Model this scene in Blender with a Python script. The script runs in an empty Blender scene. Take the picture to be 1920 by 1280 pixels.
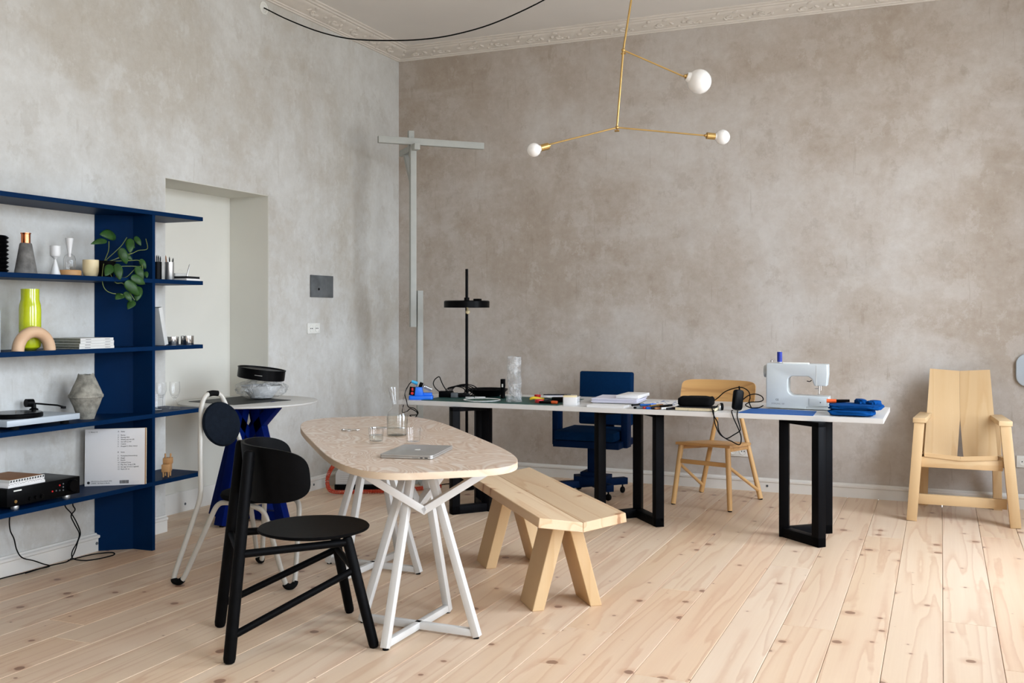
import bpy, bmesh, math, random
from mathutils import Vector, Matrix, noise

random.seed(7)
SC = bpy.context.scene
COL = SC.collection
PI = math.pi

# ------------------------------------------------------------------ camera, world, exposure
cam_d = bpy.data.cameras.new('camera')
cam = bpy.data.objects.new('camera', cam_d)
COL.objects.link(cam)
cam.location = (4.381, -7.649, 1.33)
cam.rotation_euler = (PI / 2, 0, math.radians(23.32))
cam_d.sensor_width = 36.0
cam_d.lens = 1867.0 / 1920.0 * 36.0
cam_d.shift_y = -50.0 / 1920.0
cam_d.clip_start = 0.05
SC.camera = cam

world = bpy.data.worlds.new('overcast_sky')
SC.world = world
world.use_nodes = True
_n = world.node_tree.nodes
_l = world.node_tree.links
_n.clear()
_out = _n.new('ShaderNodeOutputWorld')
_bg = _n.new('ShaderNodeBackground')
_tc = _n.new('ShaderNodeTexCoord')
_sp = _n.new('ShaderNodeSeparateXYZ')
_rp = _n.new('ShaderNodeValToRGB')
_mp = _n.new('ShaderNodeMapRange')
_mp.inputs['From Min'].default_value = -1.0
_mp.inputs['From Max'].default_value = 1.0
_rp.color_ramp.elements[0].position = 0.0
_rp.color_ramp.elements[0].color = (0.38, 0.40, 0.42, 1)
_rp.color_ramp.elements[1].position = 1.0
_rp.color_ramp.elements[1].color = (0.85, 0.965, 1.12, 1)
for _p, _c in ((0.48, (0.48, 0.50, 0.52, 1)), (0.53, (0.865, 0.965, 1.10, 1))):
    _e = _rp.color_ramp.elements.new(_p)
    _e.color = _c
_l.new(_tc.outputs['Generated'], _sp.inputs[0])
_l.new(_sp.outputs['Z'], _mp.inputs['Value'])
_l.new(_mp.outputs[0], _rp.inputs[0])
_l.new(_rp.outputs[0], _bg.inputs[0])
_bg.inputs[1].default_value = 9.0
_l.new(_bg.outputs[0], _out.inputs[0])

SC.view_settings.view_transform = 'Standard'
SC.view_settings.look = 'None'
SC.view_settings.gamma = 1.0
SC.view_settings.use_curve_mapping = False
SC.view_settings.exposure = 0.62
SC.cycles.max_bounces = 8
SC.cycles.diffuse_bounces = 4
SC.cycles.glossy_bounces = 4
SC.cycles.transmission_bounces = 8
SC.cycles.transparent_max_bounces = 10
SC.cycles.caustics_reflective = False
SC.cycles.caustics_refractive = False
SC.cycles.sample_clamp_indirect = 6.0
SC.cycles.use_denoising = True
SC.cycles.use_adaptive_sampling = True
SC.cycles.adaptive_threshold = 0.05

# room box: corner of the two walls in view at the origin
RX, RY, RZ = 5.75, -10.2, 3.63
WINS = [(-3.05, -1.15), (-6.25, -4.35), (-9.45, -7.55)]       # window openings in the right-hand wall (y range); third added as fill
WZ0, WZ1 = 0.55, 3.30


def portal(name, y0, y1):
    d = bpy.data.lights.new(name, 'AREA')
    d.shape = 'RECTANGLE'
    d.size = WZ1 - WZ0
    d.size_y = y1 - y0
    d.cycles.is_portal = True
    o = bpy.data.objects.new(name, d)
    COL.objects.link(o)
    o.location = (RX + 0.02, (y0 + y1) / 2, (WZ0 + WZ1) / 2)
    o.rotation_euler = (0, PI / 2, 0)
    return o


for _i, (_a, _b) in enumerate(WINS):
    portal('window_daylight', _a, _b)


# ------------------------------------------------------------------ material helpers
def lin(r, g, b):
    f = lambda c: (c / 255.0 / 12.92) if c <= 10.3 else ((c / 255.0 + 0.055) / 1.055) ** 2.4
    return (f(r), f(g), f(b), 1.0)


class NT:
    def __init__(self, name):
        self.m = bpy.data.materials.new(name)
        self.m.use_nodes = True
        self.t = self.m.node_tree
        self.b = self.t.nodes['Principled BSDF']
        self.out = self.t.nodes['Material Output']

    def n(self, typ, **kw):
        x = self.t.nodes.new(typ)
        for k, v in kw.items():
            if isinstance(k, str) and hasattr(x, k):
                setattr(x, k, v)
        return x

    def link(self, a, b):
        self.t.links.new(a, b)

    def coords(self, kind='Object', scale=(1, 1, 1), rnd=0.0, rot=(0, 0, 0)):
        tc = self.n('ShaderNodeTexCoord')
        mp = self.n('ShaderNodeMapping')
        mp.inputs['Scale'].default_value = scale
        mp.inputs['Rotation'].default_value = rot
        src = tc.outputs[kind]
        if rnd:
            oi = self.n('ShaderNodeObjectInfo')
            mu = self.n('ShaderNodeVectorMath', operation='MULTIPLY')
            cb = self.n('ShaderNodeCombineXYZ')
            self.link(oi.outputs['Random'], cb.inputs[0])
            self.link(oi.outputs['Random'], cb.inputs[1])
            self.link(oi.outputs['Random'], cb.inputs[2])
            mu.inputs[1].default_value = (rnd, rnd * 1.7, rnd * 0.6)
            self.link(cb.outputs[0], mu.inputs[0])
            ad = self.n('ShaderNodeVectorMath', operation='ADD')
            self.link(src, ad.inputs[0])
            self.link(mu.outputs[0], ad.inputs[1])
            src = ad.outputs[0]
        self.link(src, mp.inputs[0])
        return mp.outputs[0]

    def noise(self, vec, scale, detail=4, rough=0.55, dist=0.0):
        x = self.n('ShaderNodeTexNoise')
        x.inputs['Scale'].default_value = scale
        x.inputs['Detail'].default_value = detail
        x.inputs['Roughness'].default_value = rough
        x.inputs['Distortion'].default_value = dist
        self.link(vec, x.inputs['Vector'])
        return x.outputs['Fac']

    def ramp(self, fac, stops):
        r = self.n('ShaderNodeValToRGB')
        el = r.color_ramp.elements
        el[0].position, el[0].color = stops[0]
        el[1].position, el[1].color = stops[-1]
        for p, c in stops[1:-1]:
            e = el.new(p)
            e.color = c
        self.link(fac, r.inputs[0])
        return r.outputs[0]

    def mix(self, fac, a, b, mode='MIX'):
        x = self.n('ShaderNodeMix')
        x.data_type = 'RGBA'
        x.blend_type = mode
        for s, v in ((x.inputs[0], fac), (x.inputs[6], a), (x.inputs[7], b)):
            if isinstance(v, (int, float)):
                s.default_value = v
            elif isinstance(v, tuple):
                s.default_value = v
            else:
                self.link(v, s)
        return x.outputs[2]

    def math(self, op, a, b=0.0, clamp=False):
        x = self.n('ShaderNodeMath', operation=op)
        x.use_clamp = clamp
        for i, v in enumerate((a, b)):
            if isinstance(v, (int, float)):
                x.inputs[i].default_value = v
            else:
                self.link(v, x.inputs[i])
        return x.outputs[0]

    def bump(self, h, strength=0.2, dist=0.01):
        b = self.n('ShaderNodeBump')
        b.inputs['Strength'].default_value = strength
        b.inputs['Distance'].default_value = dist
        self.link(h, b.inputs['Height'])
        self.link(b.outputs[0], self.b.inputs['Normal'])

    def set(self, **kw):
        for k, v in kw.items():
            s = self.b.inputs[k.replace('_', ' ')]
            if isinstance(v, (int, float, tuple)):
                s.default_value = v
            else:
                self.link(v, s)
        return self


BLACK0, WHITE1 = (0, 0, 0, 1), (1, 1, 1, 1)


def mat(name, rgb, rough=0.5, metal=0.0, var=0.10, scale=14.0, bump=0.0, bscale=60.0, coat=0.0, **kw):
    """painted, moulded or woven surface: flat colour with a faint procedural mottling"""
    t = NT(name)
    c = lin(*rgb)
    vec = t.coords('Object', rnd=7.0)
    f = t.noise(vec, scale, 3)
    lo = tuple(x * (1 - var) for x in c[:3]) + (1,)
    hi = tuple(min(1.0, x * (1 + var)) for x in c[:3]) + (1,)
    t.set(Base_Color=t.ramp(f, [(0.3, lo), (0.7, hi)]), Roughness=rough, Metallic=metal)
    if coat:
        t.set(Coat_Weight=coat, Coat_Roughness=0.1)
    if bump:
        t.bump(t.noise(vec, bscale, 3), bump, 0.004)
    if max(rgb) < 130 and max(rgb) == rgb[2] or max(rgb) < 40:
        t.b.inputs['Specular IOR Level'].default_value = 0.06
    for k, v in kw.items():
        t.b.inputs[k.replace('_', ' ')].default_value = v
    return t.m


def wood(name, a, b, dark, axis='Y', rough=0.5, ring=9.0, knots=0.0, rnd=9.0, stretch=30.0, kcol=(120, 70, 45), plank=0.0, lines=0.6, spec=0.35, kmin=0.52):
    """sawn timber: long grain lines along the given axis, cathedral figure, optional knots"""
    t = NT(name)
    s = {'X': (1 / stretch, 0.3, 1), 'Y': (1, 1 / stretch, 1), 'Z': (1, 0.1, 1 / stretch)}[axis]
    iso = t.coords('Object', rnd=rnd)
    vec = t.coords('Object', scale=s, rnd=rnd)
    f1 = t.noise(vec, 7.0, 2, 0.45, 0.0)
    wob = t.noise(iso, 9.0, 2)
    ph = t.math('ADD', t.math('MULTIPLY', f1, ring), t.math('MULTIPLY', wob, 0.25))
    rings = t.math('FRACT', ph)
    line = t.ramp(rings, [(0.0, BLACK0), (0.62, (0.25, 0.25, 0.25, 1)), (0.9, WHITE1), (1.0, BLACK0)])
    fine = t.noise(t.coords('Object', scale=tuple(q if q >= 0.1 else q * 0.35 for q in s), rnd=rnd), 140.0, 2)
    big = t.noise(vec, 2.2, 2)
    col = t.ramp(big, [(0.32, lin(*a)), (0.68, lin(*b))])
    col = t.mix(t.math('MULTIPLY', line, lines), col, lin(*dark))
    col = t.mix(t.math('MULTIPLY', fine, 0.14), col, lin(*dark))
    if plank:
        oi = t.n('ShaderNodeObjectInfo')
        tone = t.ramp(oi.outputs['Random'], [(0.0, (1.0, 0.90, 0.82, 1)), (0.35, (1.0, 1.0, 1.0, 1)), (0.7, (0.97, 0.95, 0.92, 1)), (1.0, (1.0, 0.93, 0.86, 1))])
        col = t.mix(plank, col, tone, 'MULTIPLY')
    if knots:
        v = t.n('ShaderNodeTexVoronoi')
        v.voronoi_dimensions = '2D'
        v.inputs['Scale'].default_value = knots
        t.link(iso, v.inputs['Vector'])
        sep = t.n('ShaderNodeSeparateColor')
        t.link(v.outputs['Color'], sep.inputs[0])
        on = t.math('GREATER_THAN', sep.outputs[1], kmin)
        rad = t.math('ADD', t.math('MULTIPLY', t.math('POWER', sep.outputs[0], 2.0), 0.11), 0.022)
        d = t.math('ADD', v.outputs['Distance'], t.math('MULTIPLY', t.math('SUBTRACT', t.noise(iso, 40.0, 2), 0.5), 0.05))
        k = t.math('MULTIPLY', t.math('MULTIPLY', t.math('SUBTRACT', rad, d), 40.0, True), on)
        halo = t.math('MULTIPLY', t.math('MULTIPLY', t.math('SUBTRACT', t.math('MULTIPLY', rad, 2.6), d), 7.0, True), on)
        col = t.mix(t.math('MULTIPLY', halo, 0.32), col, lin(*dark))
        col = t.mix(t.math('MULTIPLY', k, 0.74), col, lin(*kcol))
    t.set(Base_Color=col, Roughness=rough)
    t.b.inputs['Specular IOR Level'].default_value = spec
    t.bump(fine, 0.05, 0.002)
    return t.m


def plaster(name, base, light, warm, dark, seed=0.0, plane='YZ', vstreak=0.5):
    """bare trowelled plaster with washed patches, vertical runs and scratches"""
    t = NT(name)
    tc = t.coords('Object')
    ad = t.n('ShaderNodeVectorMath', operation='ADD')
    ad.inputs[1].default_value = (seed, seed * 1.3, seed * 0.7)
    t.link(tc, ad.inputs[0])
    o = ad.outputs[0]

    def mp(sc):
        m = t.n('ShaderNodeMapping')
        m.inputs['Scale'].default_value = sc
        t.link(o, m.inputs[0])
        return m.outputs[0]
    big = t.noise(o, 0.9, 5, 0.66, 0.25)
    mid = t.noise(o, 2.6, 5, 0.72, 0.2)
    run = t.noise(mp((1.0, 1.0, 0.22)), 3.2, 4, 0.7, 0.2)
    band = t.noise(mp((0.28, 0.28, 1.0)), 2.4, 4, 0.66, 0.4)
    fine = t.noise(o, 15.0, 4, 0.78)
    col = t.ramp(big, [(0.38, lin(*warm)), (0.49, lin(*base)), (0.64, lin(*light))])
    col = t.mix(t.math('MULTIPLY', t.ramp(mid, [(0.52, BLACK0), (0.74, WHITE1)]), 0.55), col, lin(*light))
    col = t.mix(t.math('MULTIPLY', t.ramp(run, [(0.56, BLACK0), (0.76, WHITE1)]), vstreak), col, lin(*warm))
    col = t.mix(t.math('MULTIPLY', t.ramp(band, [(0.56, BLACK0), (0.72, WHITE1)]), 0.55), col, lin(*light))
    blot = t.math('MULTIPLY', t.ramp(mid, [(0.28, WHITE1), (0.44, BLACK0)]), t.ramp(fine, [(0.40, BLACK0), (0.66, WHITE1)]))
    col = t.mix(t.math('MULTIPLY', blot, 0.6), col, lin(*dark))
    col = t.mix(0.20, col, t.ramp(fine, [(0.3, lin(*dark)), (0.7, lin(*light))]))
    trow = t.noise(mp((1.0, 1.0, 0.8)), 4.2, 6, 0.74, 0.0)
    col = t.mix(t.math('MULTIPLY', t.ramp(trow, [(0.555, BLACK0), (0.60, WHITE1)]), 0.30), col, lin(*light))
    col = t.mix(t.math('MULTIPLY', t.ramp(trow, [(0.375, WHITE1), (0.43, BLACK0)]), 0.20), col, lin(*dark))
    scr = t.noise(mp((1.0, 1.0, 0.10)), 26.0, 3, 0.7, 0.0)
    col = t.mix(t.math('MULTIPLY', t.ramp(scr, [(0.64, BLACK0), (0.72, WHITE1)]), 0.22), col, lin(*dark))
    t.set(Base_Color=col, Roughness=0.82)
    t.b.inputs['Specular IOR Level'].default_value = 0.25
    h = t.math('ADD', t.math('MULTIPLY', mid, 0.7), t.math('MULTIPLY', fine, 0.3))
    t.bump(h, 0.10, 0.02)
    return t.m


def glassy(name, rgb=(255, 255, 255), ior=1.45, rough=0.0):
    """clear blown glass; light passes its thin walls almost undimmed"""
    t = NT(name)
    t.t.nodes.remove(t.b)
    tr = t.n('ShaderNodeBsdfTransparent')
    tr.inputs[0].default_value = lin(*rgb)
    gl = t.n('ShaderNodeBsdfGlossy')
    gl.inputs['Roughness'].default_value = rough + 0.02
    fr = t.n('ShaderNodeFresnel')
    fr.inputs['IOR'].default_value = ior
    vec = t.coords('Object')
    ge = t.n('ShaderNodeNewGeometry')
    f = t.math('ADD', t.math('MULTIPLY', fr.outputs[0], 1.5), t.math('MULTIPLY', t.noise(vec, 9.0, 1), 0.008), True)
    f = t.math('MULTIPLY', f, t.math('SUBTRACT', 1.0, ge.outputs['Backfacing']))
    mx = t.n('ShaderNodeMixShader')
    t.link(f, mx.inputs[0])
    t.link(tr.outputs[0], mx.inputs[1])
    t.link(gl.outputs[0], mx.inputs[2])
    t.link(mx.outputs[0], t.out.inputs[0])
    return t.m


# ------------------------------------------------------------------ materials
M = {}
M['wall_left'] = plaster('plaster_left', (199, 198, 193), (213, 214, 211), (187, 182, 172), (158, 150, 136), 3.1, vstreak=0.42)
M['wall_back'] = plaster('plaster_back', (184, 174, 163), (200, 195, 189), (172, 159, 145), (138, 122, 103), 11.7, vstreak=0.35)
M['wall_near'] = plaster('plaster_near', (188, 180, 170), (204, 200, 194), (170, 155, 140), (146, 130, 112), 21.7)
M['cream'] = mat('cream_wall_paint', (214, 212, 202), 0.8, var=0.02, scale=3)
M['white_paint'] = mat('white_woodwork_paint', (222, 219, 212), 0.55, var=0.03, scale=4)
M['stucco'] = mat('stucco_white', (216, 209, 199), 0.8, var=0.05, scale=5, bump=0.3, bscale=30)
M['ceiling'] = mat('ceiling_paint', (224, 220, 214), 0.9, var=0.02, scale=2)
M['floor'] = wood('soaped_pine_floor', (219, 195, 166), (228, 208, 185), (180, 128, 94), 'Y', 0.40, ring=8, knots=5.2, rnd=31, stretch=20, kcol=(118, 80, 62), plank=0.7, lines=0.34, kmin=0.54)
M['ply'] = None
M['bench'] = wood('bench_pine', (218, 192, 156), (228, 206, 176), (188, 138, 90), 'Y', 0.5, ring=7, knots=6.5, rnd=5, stretch=24, kcol=(150, 96, 58), lines=0.4)
M['pine'] = wood('armchair_pine', (204, 172, 128), (214, 186, 144), (186, 142, 92), 'Z', 0.5, ring=5, rnd=6, stretch=45, lines=0.35)
M['pine_x'] = wood('armchair_pine_across', (204, 172, 128), (214, 186, 144), (186, 142, 92), 'X', 0.5, ring=5, rnd=6, stretch=45, lines=0.35)
M['oak'] = wood('oiled_oak', (202, 154, 96), (212, 168, 108), (150, 100, 54), 'X', 0.4, ring=9, rnd=4, stretch=30, lines=0.5)
M['oak_z'] = wood('oiled_oak_upright', (210, 166, 108), (220, 180, 122), (170, 118, 68), 'Z', 0.4, ring=5, rnd=4, stretch=40, lines=0.3)
M['beech'] = wood('turned_beech', (208, 172, 138), (218, 186, 154), (176, 132, 98), 'Y', 0.5, ring=4, rnd=4, stretch=8, lines=0.3)
M['toywood'] = wood('toy_block_wood', (196, 148, 96), (206, 160, 108), (160, 110, 66), 'X', 0.5, ring=5, rnd=4, lines=0.4)
M['ash_black'] = mat('black_stained_ash', (7, 7, 8), 0.5, var=0.3, scale=30, bump=0.05)
M['black_fabric'] = mat('black_woven_fabric', (12, 12, 13), 0.85, var=0.25, scale=60, bump=0.15, bscale=250)
M['navy_fabric'] = mat('dark_slate_fabric', (16, 22, 30), 0.8, var=0.2, scale=60, bump=0.15, bscale=250)
M['blue'] = mat('blue_lacquer', (0, 33, 68), 0.45, var=0.07, scale=5)
M['blue_leg'] = mat('ultramarine_lacquer', (0, 20, 84), 0.45, var=0.06, scale=5)
M['blue_fab'] = mat('blue_wool_felt', (3, 36, 70), 0.9, var=0.1, scale=50, bump=0.15, bscale=250)
M['blue_wood'] = mat('blue_painted_wood', (2, 26, 58), 0.5, var=0.08, scale=8)
M['white_metal'] = mat('white_powder_coat', (204, 202, 197), 0.4, var=0.02)
M['tube'] = mat('pale_grey_lacquered_tube', (188, 184, 174), 0.35, var=0.03)
M['desk'] = mat('white_laminate', (212, 210, 206), 0.3, var=0.015)
M['black_leg'] = mat('black_powder_coat', (8, 8, 10), 0.5, var=0.15)
M['black'] = mat('black_plastic', (8, 8, 9), 0.35, var=0.15)
M['rubber'] = mat('black_rubber', (14, 14, 14), 0.7, var=0.15)
M['grey_wood'] = mat('pale_grey_painted_wood', (172, 174, 168), 0.6, var=0.04)
M['brass'] = mat('brushed_brass', (204, 170, 108), 0.3, 1.0, var=0.08)
M['opal'] = mat('opal_glass', (240, 238, 234), 0.12, var=0.01, coat=0.5)
M['glass'] = glassy('clear_glass')
M['water'] = glassy('still_water', (246, 248, 246), 1.33)
M['lime'] = mat('lime_yellow_glass', (196, 206, 30), 0.12, var=0.08, coat=0.6)
M['conc'] = mat('grey_concrete', (112, 110, 106), 0.85, var=0.35, scale=24, bump=0.5, bscale=70)
M['clay'] = mat('weathered_grey_clay', (142, 138, 126), 0.85, var=0.42, scale=26, bump=0.8, bscale=60)
M['copper'] = mat('polished_copper', (216, 128, 86), 0.22, 1.0, var=0.06)
M['ceramic'] = mat('white_ceramic', (222, 222, 220), 0.35, var=0.02)
M['candle'] = mat('cream_wax', (226, 208, 164), 0.5, var=0.05)
M['paper'] = mat('white_paper', (228, 226, 224), 0.8, var=0.02)
M['lilac'] = mat('lilac_white_paper', (214, 212, 224), 0.8, var=0.02)
M['page'] = mat('cream_page_edges', (214, 200, 166), 0.8, var=0.12, scale=80)
M['book'] = mat('pale_book_cover', (206, 206, 202), 0.6, var=0.03)
M['bookdark'] = mat('grey_page_edge', (120, 122, 112), 0.8, var=0.2, scale=50)
M['alu'] = mat('brushed_aluminium', (196, 196, 194), 0.36, 0.85, var=0.03)
M['steel'] = mat('polished_steel', (206, 206, 204), 0.15, 1.0, var=0.04)
M['greymetal'] = mat('grey_sheet_metal', (104, 108, 110), 0.5, 0.3, var=0.25, scale=9)
M['table_grey'] = mat('pale_grey_table_laminate', (196, 194, 188), 0.4, var=0.02)
M['sheet'] = mat('dark_grey_sheet', (44, 46, 44), 0.55, Specular_IOR_Level=0.2, var=0.12, scale=6)
M['dblue'] = mat('bright_blue_plastic', (24, 112, 226), 0.4, var=0.04)
M['cyan'] = mat('cyan_grip', (56, 168, 214), 0.5, var=0.05)
M['felt'] = mat('blue_felt_sheet', (28, 84, 150), 0.85, var=0.08, scale=40)
M['denim'] = mat('folded_blue_cotton', (6, 62, 120), 0.85, var=0.16, scale=14, bump=0.25, bscale=40)
M['red'] = mat('red_plastic', (196, 36, 36), 0.4, var=0.06)
M['orange'] = mat('orange_plastic', (226, 92, 34), 0.4, var=0.06)
M['yellow'] = mat('yellow_plastic', (226, 190, 34), 0.45, var=0.06)
M['green_mat'] = mat('green_cutting_mat', (20, 72, 66), 0.55, var=0.1)
M['green_tint'] = mat('green_glass_plate', (62, 112, 98), 0.2, var=0.1)
M['wrap'] = None
M['leaf'] = mat('pothos_leaf', (38, 72, 28), 0.4, var=0.35, Specular_IOR_Level=0.3, scale=22)
M['stem'] = mat('pothos_stem', (104, 118, 62), 0.5, var=0.15)
M['soil'] = mat('potting_soil', (40, 30, 24), 0.95, var=0.3, scale=60)
M['machine'] = mat('white_machine_enamel', (190, 195, 195), 0.3, var=0.015)
M['ink'] = mat('printed_black_ink', (40, 40, 42), 0.8, var=0.05)
M['inkgrey'] = mat('printed_grey_ink', (120, 118, 118), 0.8, var=0.05)
M['sleeve'] = mat('record_sleeve_card', (222, 220, 218), 0.6, var=0.03, scale=3)
M['kraft'] = mat('brown_card', (150, 104, 66), 0.7, var=0.08)
M['socket'] = mat('socket_plastic', (228, 228, 222), 0.4, var=0.02)
M['hole'] = mat('dark_recess', (30, 30, 30), 0.9, var=0.1)
M['palebl'] = mat('pale_blue_lacquer', (178, 188, 196), 0.35, var=0.03)
M['cable_red'] = mat('orange_red_coil_cable', (196, 62, 30), 0.5, var=0.08)
M['spool'] = mat('royal_blue_thread', (14, 40, 140), 0.6, var=0.2, scale=90)
M['limec'] = mat('yellow_green_thread', (206, 206, 90), 0.7, var=0.1)
M['vinyl'] = mat('black_vinyl', (18, 18, 20), 0.2, var=0.2, scale=40)


def ply_mat():
    t = NT('rotary_cut_plywood')
    vec = t.coords('Object', scale=(1.0, 0.5, 1.0))
    f = t.noise(vec, 3.6, 2, 0.45, 0.9)
    r = t.math('FRACT', t.math('MULTIPLY', f, 13.0))
    r = t.math('ABSOLUTE', t.math('SUBTRACT', r, 0.5))
    fine = t.noise(t.coords('Object', scale=(1, 0.06, 1)), 110.0, 2)
    col = t.ramp(r, [(0.0, lin(226, 208, 190)), (0.22, lin(200, 170, 144)), (0.5, lin(232, 220, 206))])
    col = t.mix(t.math('MULTIPLY', fine, 0.2), col, lin(192, 160, 130))
    t.set(Base_Color=col, Roughness=0.32)
    return t.m


def wrap_mat():
    t = NT('bubble_wrap_film')
    vec = t.coords('Object', rnd=3)
    v = t.n('ShaderNodeTexVoronoi')
    v.inputs['Scale'].default_value = 75
    t.link(vec, v.inputs['Vector'])
    f = t.noise(vec, 14, 4)
    t.set(Base_Color=t.ramp(f, [(0.3, lin(186, 188, 186)), (0.7, lin(232, 234, 234))]), Roughness=0.18,
          Alpha=t.ramp(f, [(0.35, (0.10,) * 3 + (1,)), (0.68, (0.55,) * 3 + (1,))]))
    t.bump(t.math('ADD', v.outputs['Distance'], t.math('MULTIPLY', f, 1.5)), 0.9, 0.01)
    return t.m


M['ply'] = ply_mat()
M['wrap'] = wrap_mat()
M['ply_edge'] = wood('plywood_edge', (216, 196, 170), (224, 208, 186), (170, 134, 100), 'X', 0.5, ring=5, rnd=0, stretch=60, lines=0.3)


# ------------------------------------------------------------------ geometry helpers
def B():
    return bmesh.new()


def rotm(rx=0, ry=0, rz=0):
    return Matrix.Rotation(rz, 4, 'Z') @ Matrix.Rotation(ry, 4, 'Y') @ Matrix.Rotation(rx, 4, 'X')


def box(bm, c, s, rz=0, rx=0, ry=0, bev=0.0, seg=2):
    m = Matrix.Translation(c) @ rotm(rx, ry, rz) @ Matrix.Diagonal((s[0], s[1], s[2], 1))
    r = bmesh.ops.create_cube(bm, size=1.0, matrix=m)
    if bev:
        es = list({e for v in r['verts'] for e in v.link_edges})
        bmesh.ops.bevel(bm, geom=es, offset=bev, segments=seg, affect='EDGES', profile=0.5, clamp_overlap=True)
    return bm


def bar(bm, p0, p1, w, h, up=(0, 0, 1), bev=0.0, w1=None, h1=None):
    p0, p1, up = Vector(p0), Vector(p1), Vector(up)
    d = (p1 - p0).normalized()
    x = d.cross(up)
    if x.length < 1e-5:
        x = d.cross(Vector((1, 0, 0)))
    x.normalize()
    y = x.cross(d).normalized()
    w1 = w if w1 is None else w1
    h1 = h if h1 is None else h1
    vs = []
    for p, a, b in ((p0, w, h), (p1, w1, h1)):
        for sx, sy in ((-1, -1), (1, -1), (1, 1), (-1, 1)):
            vs.append(bm.verts.new(p + x * (sx * a / 2) + y * (sy * b / 2)))
    fs = [bm.faces.new([vs[3], vs[2], vs[1], vs[0]]), bm.faces.new(vs[4:])]
    for i in range(4):
        j = (i + 1) % 4
        fs.append(bm.faces.new([vs[i], vs[j], vs[4 + j], vs[4 + i]]))
    bmesh.ops.recalc_face_normals(bm, faces=fs)
    if bev:
        es = list({e for f in fs for e in f.edges})
        bmesh.ops.bevel(bm, geom=es, offset=bev, segments=2, affect='EDGES', profile=0.5, clamp_overlap=True)
    return bm


def crom(pts, n=8, closed=False):
    pts = [Vector(p) for p in pts]
    N = len(pts)
    out = []
    rng = N if closed else N - 1
    for i in range(rng):
        if closed:
            p0, p1, p2, p3 = (pts[(i + k - 1) % N] for k in range(4))
        else:
            p1, p2 = pts[i], pts[i + 1]
            p0 = pts[i - 1] if i else p1 * 2 - p2
            p3 = pts[i + 2] if i + 2 < N else p2 * 2 - p1
        for k in range(n):
            t = k / n
            out.append(0.5 * ((2 * p1) + (p2 - p0) * t + (2 * p0 - 5 * p1 + 4 * p2 - p3) * t * t + (3 * p1 - p0 - 3 * p2 + p3) * t ** 3))
    if not closed:
        out.append(pts[-1])
    return out


def fillet(pts, r, n=5):
    """polyline with rounded corners of radius-like offset r"""
    pts = [Vector(p) for p in pts]
    out = [pts[0]]
    for i in range(1, len(pts) - 1):
        a, b, c = pts[i - 1], pts[i], pts[i + 1]
        d0 = min(r, (a - b).length * 0.48)
        d1 = min(r, (c - b).length * 0.48)
        s, e = b + (a - b).normalized() * d0, b + (c - b).normalized() * d1
        for k in range(n + 1):
            t = k / n
            out.append((1 - t) ** 2 * s + 2 * t * (1 - t) * b + t * t * e)
    out.append(pts[-1])
    return out


def tube(bm, pts, r, seg=10, closed=False):
    pts = [Vector(p) for p in pts]
    N = len(pts)
    rr = r if isinstance(r, (list, tuple)) else [r] * N
    prev = None
    rings = []
    for i, p in enumerate(pts):
        if closed:
            d = pts[(i + 1) % N] - pts[i - 1]
        else:
            d = pts[min(i + 1, N - 1)] - pts[max(i - 1, 0)]
        if d.length < 1e-9:
            d = Vector((0, 0, 1))
        d.normalize()
        if prev is None:
            a = d.orthogonal().normalized()
        else:
            a = prev - d * prev.dot(d)
            a = a.normalized() if a.length > 1e-6 else d.orthogonal().normalized()
        prev = a
        b = d.cross(a)
        rings.append([bm.verts.new(p + (a * math.cos(2 * PI * k / seg) + b * math.sin(2 * PI * k / seg)) * rr[i]) for k in range(seg)])
    fs = []
    for i in range(N if closed else N - 1):
        A, C = rings[i], rings[(i + 1) % N]
        for k in range(seg):
            j = (k + 1) % seg
            fs.append(bm.faces.new([A[k], A[j], C[j], C[k]]))
            fs[-1].smooth = True
    if not closed:
        fs.append(bm.faces.new(rings[0][::-1]))
        fs.append(bm.faces.new(rings[-1]))
    bmesh.ops.recalc_face_normals(bm, faces=fs)
    return bm


def rod(bm, p0, p1, r0, r1=None, seg=14, round_end=0.0):
    p0, p1 = Vector(p0), Vector(p1)
    r1 = r0 if r1 is None else r1
    d = (p1 - p0).normalized()
    pts, rs = [p0, p1], [r0, r1]
    if round_end:
        e = round_end
        pts = [p0, p0 + d * e * 0.3, p0 + d * e, p1 - d * e, p1 - d * e * 0.3, p1]
        rs = [r0 * 0.55, r0 * 0.88, r0, r1, r1 * 0.88, r1 * 0.55]
    return tube(bm, pts, rs, seg)


def lathe(bm, prof, seg=32, m=None):
    rings = []
    for r, z in prof:
        if r < 1e-6:
            rings.append([bm.verts.new((0, 0, z))])
        else:
            rings.append([bm.verts.new((r * math.cos(2 * PI * k / seg), r * math.sin(2 * PI * k / seg), z)) for k in range(seg)])
    fs, vs = [], [v for q in rings for v in q]
    for a, b in zip(rings, rings[1:]):
        for k in range(seg):
            j = (k + 1) % seg
            if len(a) == 1 and len(b) == 1:
                continue
            if len(a) == 1:
                fs.append(bm.faces.new([a[0], b[j], b[k]]))
            elif len(b) == 1:
                fs.append(bm.faces.new([a[k], a[j], b[0]]))
            else:
                fs.append(bm.faces.new([a[k], a[j], b[j], b[k]]))
    for f in fs:
        f.smooth = True
    bmesh.ops.recalc_face_normals(bm, faces=fs)
    if m is not None:
        bmesh.ops.transform(bm, matrix=m, verts=vs)
    return bm


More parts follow.
